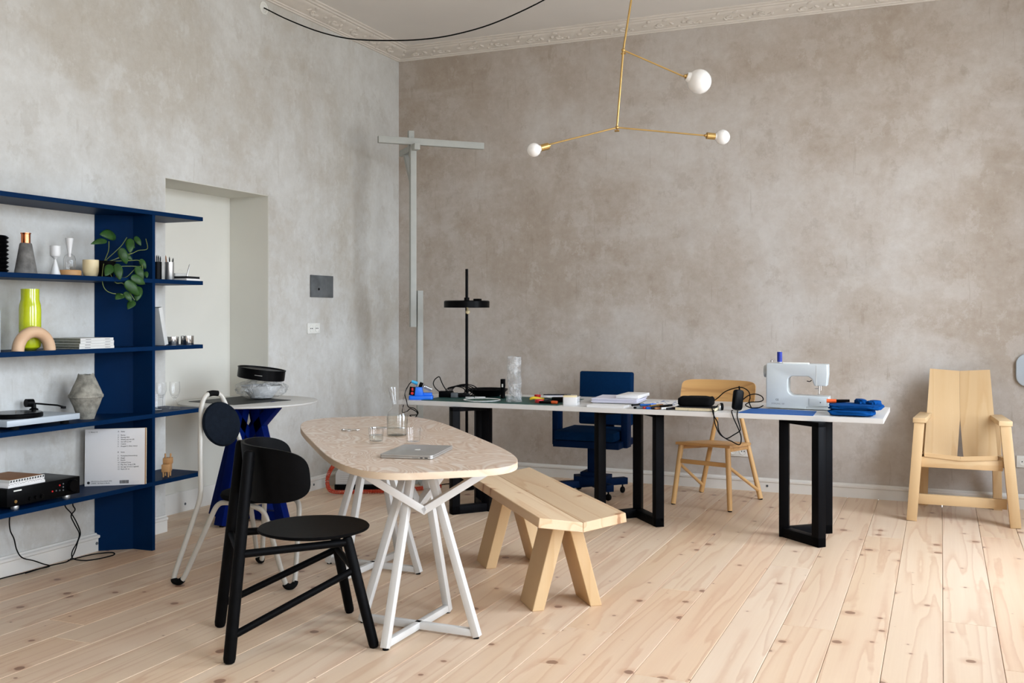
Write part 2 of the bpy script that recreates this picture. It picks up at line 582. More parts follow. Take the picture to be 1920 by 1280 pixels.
def prism(bm, outline, z0, z1, m=None, bev=0.0, seg=2):
    lo = [bm.verts.new((x, y, z0)) for x, y in outline]
    hi = [bm.verts.new((x, y, z1)) for x, y in outline]
    fs = [bm.faces.new(lo[::-1]), bm.faces.new(hi)]
    n = len(lo)
    for i in range(n):
        j = (i + 1) % n
        fs.append(bm.faces.new([lo[i], lo[j], hi[j], hi[i]]))
        fs[-1].smooth = n > 10
    bmesh.ops.recalc_face_normals(bm, faces=fs)
    if bev:
        es = list({e for f in fs[:2] for e in f.edges})
        r = bmesh.ops.bevel(bm, geom=es, offset=bev, segments=seg, affect='EDGES', profile=0.5, clamp_overlap=True)
    if m is not None:
        bmesh.ops.transform(bm, matrix=m, verts=[v for v in bm.verts])
    return bm


def rrect(w, h, r, n=6):
    out = []
    for cx, cy, a in ((w / 2 - r, h / 2 - r, 0), (-w / 2 + r, h / 2 - r, 90), (-w / 2 + r, -h / 2 + r, 180), (w / 2 - r, -h / 2 + r, 270)):
        for k in range(n + 1):
            t = math.radians(a + 90 * k / n)
            out.append((cx + r * math.cos(t), cy + r * math.sin(t)))
    return out


def sphere(bm, c, r, seg=28, rings=16, sc=(1, 1, 1)):
    r_ = bmesh.ops.create_uvsphere(bm, u_segments=seg, v_segments=rings, radius=r, matrix=Matrix.Translation(c) @ Matrix.Diagonal((*sc, 1)))
    for f in {f for v in r_['verts'] for f in v.link_faces}:
        f.smooth = True
    return bm


def rootmat(o):
    return Matrix.Translation(o.location) @ o.rotation_euler.to_matrix().to_4x4()


def mesh_obj(name, bm, m, smooth=35):
    me = bpy.data.meshes.new(name)
    bm.to_mesh(me)
    bm.free()
    if smooth:
        if smooth > 50:
            for p in me.polygons:
                p.use_smooth = True
        me.set_sharp_from_angle(angle=math.radians(smooth))
    me.materials.append(M[m] if isinstance(m, str) else m)
    o = bpy.data.objects.new(name, me)
    COL.objects.link(o)
    return o


def thing(name, label, cat, loc=(0, 0, 0), rz=0.0, group=None):
    o = bpy.data.objects.new(name, None)
    o.empty_display_size = 0.05
    COL.objects.link(o)
    o.location = loc
    o.rotation_euler = (0, 0, rz)
    o['label'] = label
    o['category'] = cat
    if group:
        o['group'] = group
    return o


def part(root, name, bm, m, world=False, label=None, smooth=35, deep=None):
    """mesh child of a thing (deep: of one of its parts); world=True when bm holds room coordinates"""
    if world:
        bmesh.ops.transform(bm, matrix=rootmat(root).inverted(), verts=bm.verts)
    o = mesh_obj(name, bm, m, smooth)
    o.parent = deep or root
    if label:
        o['label'] = label
    return o


def single(name, bm, m, label, cat, loc=(0, 0, 0), rz=0.0, group=None, smooth=35, world=False, rx=0, ry=0):
    """thing that is one mesh; geometry local to loc (or in room coordinates)"""
    if world:
        bmesh.ops.transform(bm, matrix=Matrix.Translation(loc).inverted(), verts=bm.verts)
    o = mesh_obj(name, bm, m, smooth)
    o.location = loc
    o.rotation_euler = (rx, ry, rz)
    o['label'] = label
    o['category'] = cat
    if group:
        o['group'] = group
    return o


def struct(name, bm, m, parent=None, smooth=35):
    o = mesh_obj(name, bm, m, smooth)
    if parent:
        o.parent = parent
    else:
        o['kind'] = 'structure'
    return o


def text_mesh(s, size, align='LEFT', depth=0.0003):
    cu = bpy.data.curves.new('lettering', 'FONT')
    cu.body = s
    cu.size = size
    cu.align_x = align
    cu.extrude = depth
    cu.resolution_u = 2
    o = bpy.data.objects.new('lettering', cu)
    COL.objects.link(o)
    bpy.context.view_layer.update()
    dg = bpy.context.evaluated_depsgraph_get()
    me = bpy.data.meshes.new_from_object(o.evaluated_get(dg))
    bpy.data.objects.remove(o)
    bm = bmesh.new()
    bm.from_mesh(me)
    bpy.data.meshes.remove(me)
    return bm


# ================================================================== the room
NY0, NY1, NZ, ND = -2.871, -1.846, 2.175, 0.338        # niche (old doorway) in the left wall
WT = 0.42


def slab(bm, x0, x1, y0, y1, z0, z1):
    box(bm, ((x0 + x1) / 2, (y0 + y1) / 2, (z0 + z1) / 2), (x1 - x0, y1 - y0, z1 - z0))


bm = B()
slab(bm, -WT, 0, RY, NY0, 0, RZ)
slab(bm, -WT, 0, NY1, 0.3, 0, RZ)
slab(bm, -WT, 0, NY0, NY1, NZ, RZ)
struct('wall_left', bm, 'wall_left', smooth=0)
bm = B()
slab(bm, -WT - 0.05, -ND, NY0 - 0.05, NY1 + 0.05, -0.05, NZ + 0.05)
slab(bm, -ND, -0.002, NY0 - 0.04, NY0 + 0.004, 0, NZ)
slab(bm, -ND, -0.002, NY1 - 0.004, NY1 + 0.04, 0, NZ)
slab(bm, -ND, -0.002, NY0, NY1, NZ - 0.004, NZ + 0.04)
struct('wall_niche', bm, 'cream', smooth=0)
bm = B()
slab(bm, 0, RX + 0.4, 0, 0.3, 0, RZ)
struct('wall_back', bm, 'wall_back', smooth=0)
bm = B()
slab(bm, 0, RX + 0.4, RY - 0.3, RY, 0, RZ)
struct('wall_near', bm, 'wall_near', smooth=0)
bm = B()
ys = [RY] + [v for w in sorted(WINS) for v in w] + [0]
for a, b in zip(ys[0::2], ys[1::2]):
    slab(bm, RX, RX + 0.4, a, b, 0, RZ)
for a, b in WINS:
    slab(bm, RX, RX + 0.4, a, b, 0, WZ0)
    slab(bm, RX, RX + 0.4, a, b, WZ1, RZ)
struct('wall_right', bm, 'wall_near', smooth=0)
bm = B()
slab(bm, -WT, RX + 0.4, RY - 0.3, 0.3, RZ, RZ + 0.2)
struct('ceiling', bm, 'ceiling', smooth=0)

for i, (a, b) in enumerate(WINS):
    bm = B()
    X = RX + 0.22
    for y in (a + 0.03, b - 0.03):
        box(bm, (X, y, (WZ0 + WZ1) / 2), (0.07, 0.06, WZ1 - WZ0))
    for z in (WZ0 + 0.03, WZ1 - 0.03):
        box(bm, (X, (a + b) / 2, z), (0.07, b - a, 0.06))
    w = struct('window_%d' % (i + 1), bm, 'white_paint')  # the last window is an unseen addition, brightening the near left side
    bm = B()
    box(bm, (X, (a + b) / 2, (WZ0 + WZ1) / 2), (0.06, 0.09, WZ1 - WZ0), bev=0.006)
    struct('mullion', bm, 'white_paint', w)
    bm = B()
    box(bm, (X, (a + b) / 2, 2.3), (0.06, b - a, 0.08), bev=0.006)
    struct('transom', bm, 'white_paint', w)
    bm = B()
    box(bm, (RX + 0.06, (a + b) / 2, WZ0 + 0.01), (0.30, b - a + 0.1, 0.03), bev=0.006)
    struct('window_sill', bm, 'white_paint', w)

# ---- floor: every board a plank of its own
bm = B()
slab(bm, -ND, RX, RY, 0, -0.12, -0.024)
slab(bm, 0, RX, RY, -6.9, -0.03, 0.0)
floor = struct('floor', bm, 'floor', smooth=0)
PW = 0.211
edges = [0.0]
x = 4.598 - PW * 21
while x < RX - 0.02:
    edges.append(x)
    x += PW
edges.append(RX)
rng = random.Random(4)
planks = []
for x0, x1 in zip(edges, edges[1:]):
    y = -6.9
    cuts = [y]
    while True:
        y += rng.uniform(1.7, 4.4)
        if y > -0.5:
            break
        cuts.append(y)
    if abs(x0 - 4.387) < 0.02:
        cuts = [-6.9, -2.94]
    cuts.append(0.0)
    for a, b in zip(cuts, cuts[1:]):
        planks.append((x0, x1, a, b))
planks += [(-ND, -0.165, NY0, NY1), (-0.165, 0.0, NY0, NY1)]
for x0, x1, a, b in planks:
    bm = B()
    g = 0.0009
    box(bm, (0, 0, -0.011), (x1 - x0 - 2 * g, b - a - 2 * g, 0.022), bev=0.0018, seg=1)
    o = mesh_obj('plank', bm, 'floor', 0)
    o.location = ((x0 + x1) / 2, (a + b) / 2, 0)
    o.parent = floor

# ---- skirting
SK = [(0.0, 0.0), (0.018, 0.0), (0.018, 0.070), (0.025, 0.076), (0.025, 0.088), (0.013, 0.094), (0.010, 0.102), (0.0, 0.102)]


def sweep(bm, prof, p0, p1, nrm):
    """extrude the (out, up) profile from p0 to p1 along a wall with outward normal nrm"""
    p0, p1, nrm = Vector(p0), Vector(p1), Vector(nrm)
    A = [bm.verts.new(p0 + nrm * d + Vector((0, 0, z))) for d, z in prof]
    C = [bm.verts.new(p1 + nrm * d + Vector((0, 0, z))) for d, z in prof]
    n = len(A)
    fs = [bm.faces.new(A[::-1]), bm.faces.new(C)]
    for i in range(n):
        j = (i + 1) % n
        fs.append(bm.faces.new([A[i], A[j], C[j], C[i]]))
    bmesh.ops.recalc_face_normals(bm, faces=fs)


def screw(parent, loc, nrm):
    bm = B()
    lathe(bm, [(0, 0.003), (0.008, 0.003), (0.009, 0.0), (0, 0.0)], 12, Vector(nrm).to_track_quat('Z', 'Y').to_matrix().to_4x4())
    o = mesh_obj('screw', bm, 'greymetal')
    o.location = loc
    o.parent = parent


bm = B()
sweep(bm, SK, (0, RY, 0), (0, NY0 - 0.002, 0), (1, 0, 0))
bl = struct('baseboard_left', bm, 'white_paint')
screw(bl, (0.019, -3.43, 0.045), (1, 0, 0))
bm = B()
sweep(bm, SK, (0, NY1 + 0.002, 0), (0, 0, 0), (1, 0, 0))
o = struct('baseboard_corner', bm, 'white_paint')
screw(o, (0.019, -1.32, 0.045), (1, 0, 0))
bm = B()
sweep(bm, SK, (0.026, 0, 0), (RX, 0, 0), (0, -1, 0))
o = struct('baseboard_back', bm, 'white_paint')
screw(o, (3.18, -0.019, 0.045), (0, -1, 0))
bm = B()
sweep(bm, [(0, 0), (0.014, 0), (0.014, 0.12), (0.008, 0.135), (0, 0.135)], (-ND, NY0 + 0.006, 0), (-ND, NY1 - 0.006, 0), (1, 0, 0))
sk = struct('baseboard_niche', bm, 'white_paint')
screw(sk, (-ND + 0.015, -2.33, 0.05), (1, 0, 0))

# ---- stucco cornice with leaf ornaments
CO = [(0.0, 0.0), (0.012, 0.0), (0.018, 0.008), (0.030, 0.010), (0.034, 0.018), (0.055, 0.022), (0.085, 0.034), (0.115, 0.044),
      (0.140, 0.050), (0.148, 0.058), (0.165, 0.060), (0.172, 0.068), (0.190, 0.072), (0.190, 0.085), (0.0, 0.085)]
CZ = 3.549
trims = []
for i, (a, b, nrm) in enumerate((((0, RY, CZ), (0, 0, CZ), (1, 0, 0)), ((0, 0, CZ), (RX, 0, CZ), (0, -1, 0)))):
    bm = B()
    sweep(bm, CO, a, b, nrm)
    trims.append(struct('trim_%d' % (i + 1), bm, 'stucco'))


def ornament_mesh(kind):
    bm = B()
    rg = random.Random(kind)
    # scroll: a curl with leaf lobes lying on the cove (local x along the wall, y outwards, z up)
    n = 7 if kind == 0 else 4
    for k in range(n):
        t = (k / (n - 1) - 0.5)
        L = 0.05 * (1 - abs(t) * 0.9)
        m = Matrix.Translation((t * (0.26 if kind == 0 else 0.13), 0.05 * math.sin(k * 1.9), 0)) @ rotm(0, 0, 1.2 * math.sin(k * 2.3 + kind)) 
        bmesh.ops.create_uvsphere(bm, u_segments=8, v_segments=5, radius=1.0, matrix=m @ Matrix.Diagonal((0.014 + L * 0.30, 0.016, 0.009, 1)))
    pts = [(0.05 * math.cos(a) * a / 5, 0.030 * math.sin(a) * a / 5, 0.004) for a in [0.6 * j for j in range(1, 11)]]
    tube(bm, pts, 0.006, 6)
    me_o = mesh_obj('ornament', bm, 'stucco')
    return me_o


protos = [ornament_mesh(0), ornament_mesh(1)]
used = set()


def put_orn(kind, parent, loc, rz):
    o = protos[kind]
    if kind in used:
        o = protos[kind].copy()
        COL.objects.link(o)
    used.add(kind)
    o.location = loc
    o.rotation_euler = (math.radians(163), 0, rz)
    o.parent = parent


k = 0
x = 0.22
while x < 4.2:
    q = Matrix.Rotation(0, 3, 'Z')
    o = put_orn(k % 2, trims[1], (x, -0.088, CZ + 0.036), 0)
    x += 0.24 if k % 2 == 0 else 0.30
    k += 1
k = 1
y = -0.30
while y > -1.6:
    put_orn(k % 2, trims[0], (0.088, y, CZ + 0.036), PI / 2)
    y -= 0.28
    k += 1

# ---- fittings on the walls
t = thing('fuse_box_door', 'square grey metal hatch set flush in the left plaster wall', 'hatch', (0.0, -1.195, 1.548))
bm = B()
box(bm, (0.006, 0, 0), (0.012, 0.300, 0.168), bev=0.003)
part(t, 'door', bm, 'greymetal')
bm = B()
lathe(bm, [(0, 0.004), (0.009, 0.004), (0.010, 0), (0, 0)], 12, Matrix.Translation((0.012, -0.05, -0.022)) @ rotm(0, PI / 2, 0))
part(t, 'keyhole', bm, 'hole')


def wall_socket(label, loc, rz, n=2, w=0.081):
    """double socket plate, local +x out of the wall, n wells side by side along y"""
    t = thing('wall_socket', label, 'socket', loc, rz)
    W = w * n
    bm = B()
    box(bm, (0.005, 0, 0), (0.010, W, w), bev=0.003)
    part(t, 'plate', bm, 'socket')
    for i in range(n):
        y = (i - (n - 1) / 2) * w * 0.88
        bm = B()
        lathe(bm, [(0.027, 0.0), (0.027, 0.004), (0.024, 0.004), (0.022, 0.001), (0, 0.001)], 20, Matrix.Translation((0.010, y, 0)) @ rotm(0, PI / 2, 0))
        wl = part(t, 'well', bm, 'socket')
        bm = B()
        for s in (-1, 1):
            lathe(bm, [(0, 0.003), (0.004, 0.003), (0.004, 0), (0, 0)], 8, Matrix.Translation((0.0105, y + s * 0.010, 0)) @ rotm(0, PI / 2, 0))
        part(t, 'pin_holes', bm, 'hole', deep=wl)
    return t


wall_socket('white double wall socket below the grey metal hatch', (0.0, -1.303, 1.227), 0)
wall_socket('white wall socket low behind the oak chair', (2.963, 0.0, 0.294), -PI / 2)
wall_socket('white wall socket low on the wall right of the pine armchair', (4.935, 0.0, 0.325), -PI / 2)

bm = B()
lathe(bm, [(0.045, 0.0), (0.045, 0.006), (0.030, 0.008), (0.026, 0.002), (0, 0.002)], 24, rotm(0, PI / 2, 0))
single('cable_outlet_cap', bm, 'socket', 'round white cable outlet high on the left wall under the cornice', 'outlet', (0.0, -1.906, 3.487))

bm = B()
prism(bm, rrect(0.34, 0.225, 0.07), 0, 0.035, bev=0.008)
bmesh.ops.transform(bm, matrix=Matrix.Translation((5.02, 0, 0.952)) @ rotm(PI / 2, 0, 0), verts=bm.verts)
single('wall_panel', bm, 'palebl', 'pale blue rounded panel on the wall right of the armchair', 'panel', (5.02, -0.018, 0.952), world=True)


# ================================================================== furniture
# ---- blue shelving on the left wall
SHZ = [1.917, 1.533, 1.152, 0.772, 0.388]
t = thing('shelf_unit', 'dark blue lacquered shelving unit with folded upright against the left wall', 'shelf', (0.15, -4.0, 0))
for z in SHZ:
    bm = B()
    slab(bm, 0.001, 0.30, -5.3, -2.88, z - 0.024, z)
    bmesh.ops.bevel(bm, geom=bm.edges[:], offset=0.0012, segments=1, affect='EDGES')
    part(t, 'shelf', bm, 'blue', world=True)
for y0, nm in ((0.0, 'upright'), (-1.62, 'upright')):
    bm = B()
    ol = [(0.003, -3.430 + y0), (0.160, -3.302 + y0), (0.296, -3.296 + y0), (0.296, -3.274 + y0), (0.152, -3.280 + y0), (0.003, -3.404 + y0)]
    prism(bm, ol, 0.0, SHZ[0] - 0.024)
    # the skirting board ends against it: keep the foot clear of the moulding
    part(t, nm, bm, 'blue', world=True, smooth=0)


# ---- trestle: cross base, four legs to the top, four raking arms
def trestle(root, c, top, r, w, mtl, r_top=0.045, apex=0.520, arms=(), pad='rubber'):
    cx, cy = c
    dirs = [(0, -1), (1, 0), (0, 1), (-1, 0)]
    for dx, dy in dirs:
        bm = B()
        foot = (cx + dx * r, cy + dy * r, 0.008)
        tip = (cx + dx * r_top, cy + dy * r_top, top)
        bar(bm, foot, tip, w, w, up=(dx, dy, 0.35), bev=0.002)
        leg = part(root, 'leg', bm, mtl, world=True)
        bm = B()
        lathe(bm, [(0, 0), (0.013, 0), (0.013, 0.009), (0, 0.009)], 10, Matrix.Translation((foot[0] - dx * 0.006, foot[1] - dy * 0.006, 0)))
        part(root, 'foot_pad', bm, pad, world=True, deep=leg)
    for (dx, dy) in ((0, 1), (1, 0)):
        bm = B()
        bar(bm, (cx - dx * (r - w * .4), cy - dy * (r - w * .4), 0.008 + w / 2), (cx + dx * (r - w * .4), cy + dy * (r - w * .4), 0.008 + w / 2), w * 0.85, w * 0.95, bev=0.002)
        part(root, 'base_bar', bm, mtl, world=True)
    for (ox, oy, dx, dy, rr) in arms:
        bm = B()
        bar(bm, (cx + ox - 0.008 * dx, cy + oy - 0.008 * dy, apex), (cx + ox + rr * dx, cy + oy + rr * dy, top - 0.004), w, w, up=(0, 0, 1), bev=0.002)
        part(root, 'arm', bm, mtl, world=True)


# ---- plywood table
AX = math.atan2(-0.75, 0.66)                      # its long axis in plan
tc = (0.66 * 3.935 + 0.75 * -0.825, -0.75 * 3.935 + 0.66 * -0.825)
t = thing('dining_table', 'long oval plywood table on two white metal trestles', 'table', (tc[0], tc[1], 0), AX)


def superell(a, b, n, N=96):
    out = []
    for k in range(N):
        th = 2 * PI * k / N
        c, s = math.cos(th), math.sin(th)
        out.append((a * math.copysign(abs(c) ** (2 / n), c), b * math.copysign(abs(s) ** (2 / n), s)))
    return out


TTOP = 0.740
ol = superell(1.06, 0.390, 3.9)
bm = B()
prism(bm, ol, TTOP - 0.0265, TTOP - 0.0015)
part(t, 'tabletop', bm, 'ply_edge', label='plywood tabletop with pale layered edge')
bm = B()
prism(bm, superell(1.059, 0.389, 3.9), TTOP - 0.0018, TTOP, bev=0.0008, seg=1)
bmesh.ops.transform(bm, matrix=Matrix.Rotation(-PI / 2, 4, 'Z'), verts=bm.verts)
o = part(t, 'top_veneer', bm, 'ply', label='swirling plywood surface veneer')
o.rotation_euler = (0, 0, PI / 2)
ARMS = [(0.062, -0.072, 0.751, 0.660, 0.345), (0.062, -0.072, -0.751, -0.660, 0.285), (0, 0, 0.1, 0.99, 0.30), (0, 0, -0.80, 0.6, 0.28)]
trestle(t, (2.355, -3.947), TTOP - 0.0265, 0.275, 0.031, 'white_metal', arms=ARMS)
trestle(t, (1.645, -3.145), TTOP - 0.0265, 0.275, 0.031, 'white_metal', arms=ARMS)

# ---- round grey table half inside the niche
GT = (0.235, -2.366)
t = thing('round_table', 'round pale grey table on crossed blue legs in front of the niche', 'table', (GT[0], GT[1], 0))
bm = B()
lathe(bm, [(0, 0.756), (0.436, 0.756), (0.440, 0.760), (0.440, 0.768), (0.437, 0.770), (0, 0.770)], 72)
part(t, 'tabletop', bm, 'table_grey')
trestle(t, GT, 0.756, 0.275, 0.062, 'blue_leg', r_top=0.05, apex=0.52, arms=[(0, 0, 1, 0, 0.22), (0, 0, 0, 1, 0.22), (0, 0, -1, 0, 0.22), (0, 0, 0, -1, 0.22)])

# ---- long white desk
t = thing('work_desk', 'long white desk with black metal legs along the back wall', 'desk', (2.5, -1.3, 0))
DZ = 0.745
bm = B()
slab(bm, 0.95, 4.083, -1.675, -0.905, DZ - 0.03, DZ)
bmesh.ops.bevel(bm, geom=bm.edges[:], offset=0.002, segments=2, affect='EDGES')
part(t, 'desktop', bm, 'desk', world=True)


def desk_leg(apex, e1, e2):
    H, w = DZ - 0.03, 0.056
    ap = Vector((*apex, 0))
    first = None
    bm = B()
    bar(bm, (apex[0], apex[1], 0), (apex[0], apex[1], H), w, w, up=(0, 1, 0), bev=0.002)
    post = part(t, 'leg', bm, 'black_leg', world=True)
    for e in (e1, e2):
        ev = Vector((*e, 0))
        d = (ev - ap).normalized()
        bm = B()
        bar(bm, ev, ev + Vector((0, 0, H)), w, w, up=d, bev=0.002)
        part(t, 'leg', bm, 'black_leg', world=True)
        for z, nm in ((w / 2, 'base_bar'), (H - 0.015, 'top_bar')):
            bm = B()
            hh = w if nm == 'base_bar' else 0.03
            bar(bm, ap + Vector((0, 0, z)), ev + d * (w / 2) + Vector((0, 0, z)), w, hh - 0.001, bev=0.002)
            part(t, nm, bm, 'black_leg', world=True)


desk_leg((3.515, -1.505), (3.735, -1.700), (3.735, -1.310))
desk_leg((2.545, -1.290), (2.745, -1.530), (2.355, -1.510))
desk_leg((1.545, -1.500), (1.395, -1.690), (1.395, -1.310))

# ---- pine bench
uB = Vector((0.646, -0.763, 0)).normalized()
vB = Vector((0.763, 0.646, 0)).normalized()
mid = uB * ((3.255 + 4.625) / 2) + vB * -0.045
t = thing('bench', 'raw pine bench with a shallow valley seat beside the plywood table', 'bench', mid, math.atan2(uB.y, uB.x) + PI / 2)
LB = (4.625 - 3.255)
# local y runs along the bench (towards its far end), x across
for s in (-1, 1):
    bm = B()
    bar(bm, (s * 0.001, -LB / 2, 0.396), (s * 0.001, LB / 2, 0.396), 0.0, 0.0) if False else None
    prof = [(0.0005 * s, 0.385), (0.205 * s, 0.418), (0.200 * s, 0.460), (0.0005 * s, 0.428)]
    lo = [bm.verts.new((x, -LB / 2, z)) for x, z in prof]
    hi = [bm.verts.new((x, LB / 2, z)) for x, z in prof]
    fs = [bm.faces.new(lo), bm.faces.new(hi[::-1])]
    for i in range(4):
        j = (i + 1) % 4
        fs.append(bm.faces.new([lo[i], hi[i], hi[j], lo[j]]))
    bmesh.ops.recalc_face_normals(bm, faces=fs)
    bmesh.ops.bevel(bm, geom=bm.edges[:], offset=0.0025, segments=1, affect='EDGES')
    part(t, 'seat_board', bm, 'bench', smooth=0)
um = (3.255 + 4.625) / 2
for a, b in ((4.235, 4.431), (3.450, 3.650)):
    yc = um - (a + b) / 2
    for s in (-1, 1):
        bm = B()
        W, T = 0.190, 0.048
        # splayed plank leg, mitred to the floor and to the seat
        out, inn = 0.185, 0.165 - 0.045
        pr = [(s * 0.168, 0.0), (s * 0.112, 0.0), (s * 0.004, 0.3865), (s * 0.062, 0.395)]
        lo = [bm.verts.new((x, yc - W / 2, z)) for x, z in pr]
        hi = [bm.verts.new((x, yc + W / 2, z)) for x, z in pr]
        fs = [bm.faces.new(lo), bm.faces.new(hi[::-1])]
        for i in range(4):
            j = (i + 1) % 4
            fs.append(bm.faces.new([lo[i], hi[i], hi[j], lo[j]]))
        bmesh.ops.recalc_face_normals(bm, faces=fs)
        bmesh.ops.bevel(bm, geom=bm.edges[:], offset=0.0025, segments=1, affect='EDGES')
        part(t, 'leg', bm, 'pine', smooth=0)

# ---- black ash chair in front (local +y is its facing)
t = thing('dining_chair', 'black stained wooden chair with round seat and wrap-around back in front', 'chair', (1.95, -4.20, 0), math.radians(43.7 - 90))
bm = B()
lathe(bm, [(0, 0.434), (0.205, 0.434), (0.228, 0.442), (0.230, 0.447), (0.226, 0.452), (0.15, 0.449), (0, 0.447)], 56, Matrix.Translation((0, 0.045, 0)))
part(t, 'seat', bm, 'ash_black')
for s in (-1, 1):
    bm = B()
    rod(bm, (s * 0.24, -0.315, 0.0), (s * 0.165, -0.232, 0.80), 0.0235, 0.0225, 20, 0.02)
    part(t, 'rear_leg', bm, 'ash_black')
    bm = B()
    rod(bm, (s * 0.252, 0.246, 0.0), (s * 0.165, 0.150, 0.434), 0.0205, 0.0215, 20, 0.018)
    part(t, 'front_leg', bm, 'ash_black')
    bm = B()
    rod(bm, (s * 0.231, -0.305, 0.10), (s * 0.190, 0.178, 0.305), 0.0145, seg=14)
    part(t, 'side_stretcher', bm, 'ash_black')
    bm = B()
    rod(bm, (s * 0.202, -0.273, 0.405), (s * 0.172, 0.157, 0.412), 0.0155, seg=14)
    part(t, 'seat_rail', bm, 'ash_black')
bm = B()
rod(bm, (-0.19, 0.176, 0.305), (0.19, 0.176, 0.305), 0.0135, seg=14)
part(t, 'front_stretcher', bm, 'ash_black')
bm = B()
rod(bm, (-0.2, -0.272, 0.405), (0.2, -0.272, 0.405), 0.0135, seg=14)
part(t, 'rear_stretcher', bm, 'ash_black')


def shell(R, Ry, cy, a0, zc, h, th, exp, nu=40, nv=10, lean=0.0, rake=0.0):
    """curved back shell: bent around the sitter, its outline rounded at the ends"""
    bm = B()
    grids = []
    for off in (0.0, th):
        g = []
        for i in range(nu + 1):
            u = math.sin((i / nu * 2 - 1) * PI / 2)
            lim = (1 - abs(u) ** exp) ** (1 / exp)
            row = []
            for j in range(nv + 1):
                v = (j / nv * 2 - 1) * max(lim, 0.12)
                th_ = a0 * u
                rr = 1 - off / R
                z = zc + v * h / 2
                row.append(bm.verts.new((R * rr * math.sin(th_), cy - Ry * rr * math.cos(th_) - rake * v + lean * u * 0, z)))
            g.append(row)
        grids.append(g)
    A, C = grids
    fs = []
    for i in range(nu):
        for j in range(nv):
            fs.append(bm.faces.new([A[i][j], A[i + 1][j], A[i + 1][j + 1], A[i][j + 1]]))
            fs.append(bm.faces.new([C[i][j + 1], C[i + 1][j + 1], C[i + 1][j], C[i][j]]))
    for i in range(nu):
        fs.append(bm.faces.new([A[i + 1][0], A[i][0], C[i][0], C[i + 1][0]]))
        fs.append(bm.faces.new([A[i][nv], A[i + 1][nv], C[i + 1][nv], C[i][nv]]))
    for j in range(nv):
        fs.append(bm.faces.new([A[0][j], A[0][j + 1], C[0][j + 1], C[0][j]]))
        fs.append(bm.faces.new([A[nu][j + 1], A[nu][j], C[nu][j], C[nu][j + 1]]))
    bmesh.ops.recalc_face_normals(bm, faces=fs)
    return bm


part(t, 'backrest', shell(0.262, 0.245, 0.006, math.radians(86), 0.70, 0.225, 0.014, 3.6, rake=0.01), 'ash_black', smooth=60)

# ---- grey tubular three-legged chair
t = thing('tubular_chair', 'bent pale grey tube chair with black seat and round dark backrest', 'chair', (1.262, -3.600, 0), math.radians(-11.7 - 90))
RT = 0.0125
for s in (-1, 1):
    # one bent tube: top loop, back, rear hairpin foot, seat rail, front hairpin foot
    pts = [(s * 0.001, -0.352, 0.925), (s * 0.050, -0.350, 0.918), (s * 0.078, -0.345, 0.86), (s * 0.125, -0.290, 0.68), (s * 0.150, -0.252, 0.42),
           (s * 0.268, -0.318, 0.022), (s * 0.262, -0.290, 0.0135), (s * 0.250, -0.262, 0.022), (s * 0.150, -0.125, 0.405), (s * 0.140, -0.05, 0.413),
           (s * 0.128, 0.12, 0.413), (s * 0.112, 0.175, 0.390), (s * 0.030, 0.230, 0.025), (s * 0.001, 0.236, 0.0135)]
    bm = B()
    tube(bm, fillet(pts, 0.05, 5), RT, 12)
    part(t, 'tube_frame', bm, 'tube')
    bm = B()
    fp = fillet([Vector(p) for p in pts[4:9]], 0.05, 5)
    cp = [p for p in fp if p.z < 0.030]
    tube(bm, cp, RT + 0.0035, 12)
    part(t, 'foot_cap', bm, 'rubber')
bm = B()
tube(bm, fillet([(0.032, 0.229, 0.034), (0.026, 0.232, 0.022), (0.0, 0.236, 0.0135), (-0.026, 0.232, 0.022), (-0.032, 0.229, 0.034)], 0.02, 4), RT + 0.003, 12)
part(t, 'foot_cap', bm, 'rubber')
bm = B()
tube(bm, fillet([(-0.03, -0.350, 0.9215), (0.0, -0.352, 0.926), (0.03, -0.350, 0.9215)], 0.02, 4), RT + 0.0025, 12)
part(t, 'top_sleeve', bm, 'rubber')
bm = B()
lathe(bm, [(0, 0.425), (0.165, 0.425), (0.190, 0.433), (0.196, 0.445), (0.190, 0.458), (0.150, 0.466), (0, 0.468)], 48, Matrix.Translation((0, 0.02, 0)))
part(t, 'seat', bm, 'black_fabric')
bm = B()
lathe(bm, [(0, -0.012), (0.095, -0.012), (0.110, -0.005), (0.116, 0.006), (0.110, 0.018), (0.080, 0.026), (0, 0.030)], 44,
      Matrix.Translation((0, -0.288, 0.768)) @ rotm(-PI / 2 + math.radians(14), 0, 0))
part(t, 'backrest', bm, 'navy_fabric')

# ---- oak chair behind the desk (room coordinates)
t = thing('oak_chair', 'light oak chair with wide curved backrest standing behind the desk', 'chair', (2.93, -0.55, 0))
FL, FR, BL, BR = (2.652, -0.775), (3.070, -0.890), (2.728, -0.225), (3.185, -0.350)
TL, TR = (2.700, -0.735), (3.045, -0.835)
bm = B()
rod(bm, (*FL, 0.006), (*TL, 0.425), 0.0175, 0.019, 16)
part(t, 'front_leg', bm, 'oak_z', world=True)
bm = B()
rod(bm, (*FR, 0.006), (*TR, 0.425), 0.0175, 0.019, 16)
part(t, 'front_leg', bm, 'oak_z', world=True)
UL, UR = (2.895, -0.265), (2.985, -0.290)
for a, b in ((BL, UL), (BR, UR)):
    bm = B()
    rod(bm, (*a, 0.006), (*b, 0.80), 0.019, 0.015, 16)
    part(t, 'rear_leg', bm, 'oak_z', world=True)
for p in (FL, FR, BL, BR):
    bm = B()
    lathe(bm, [(0, 0), (0.015, 0), (0.015, 0.008), (0, 0.008)], 12, Matrix.Translation((*p, 0)))
    part(t, 'glide', bm, 'rubber', world=True)
bm = B()
prism(bm, [(2.668, -0.775), (3.068, -0.885), (3.115, -0.335), (2.785, -0.245)], 0.425, 0.445, bev=0.004)
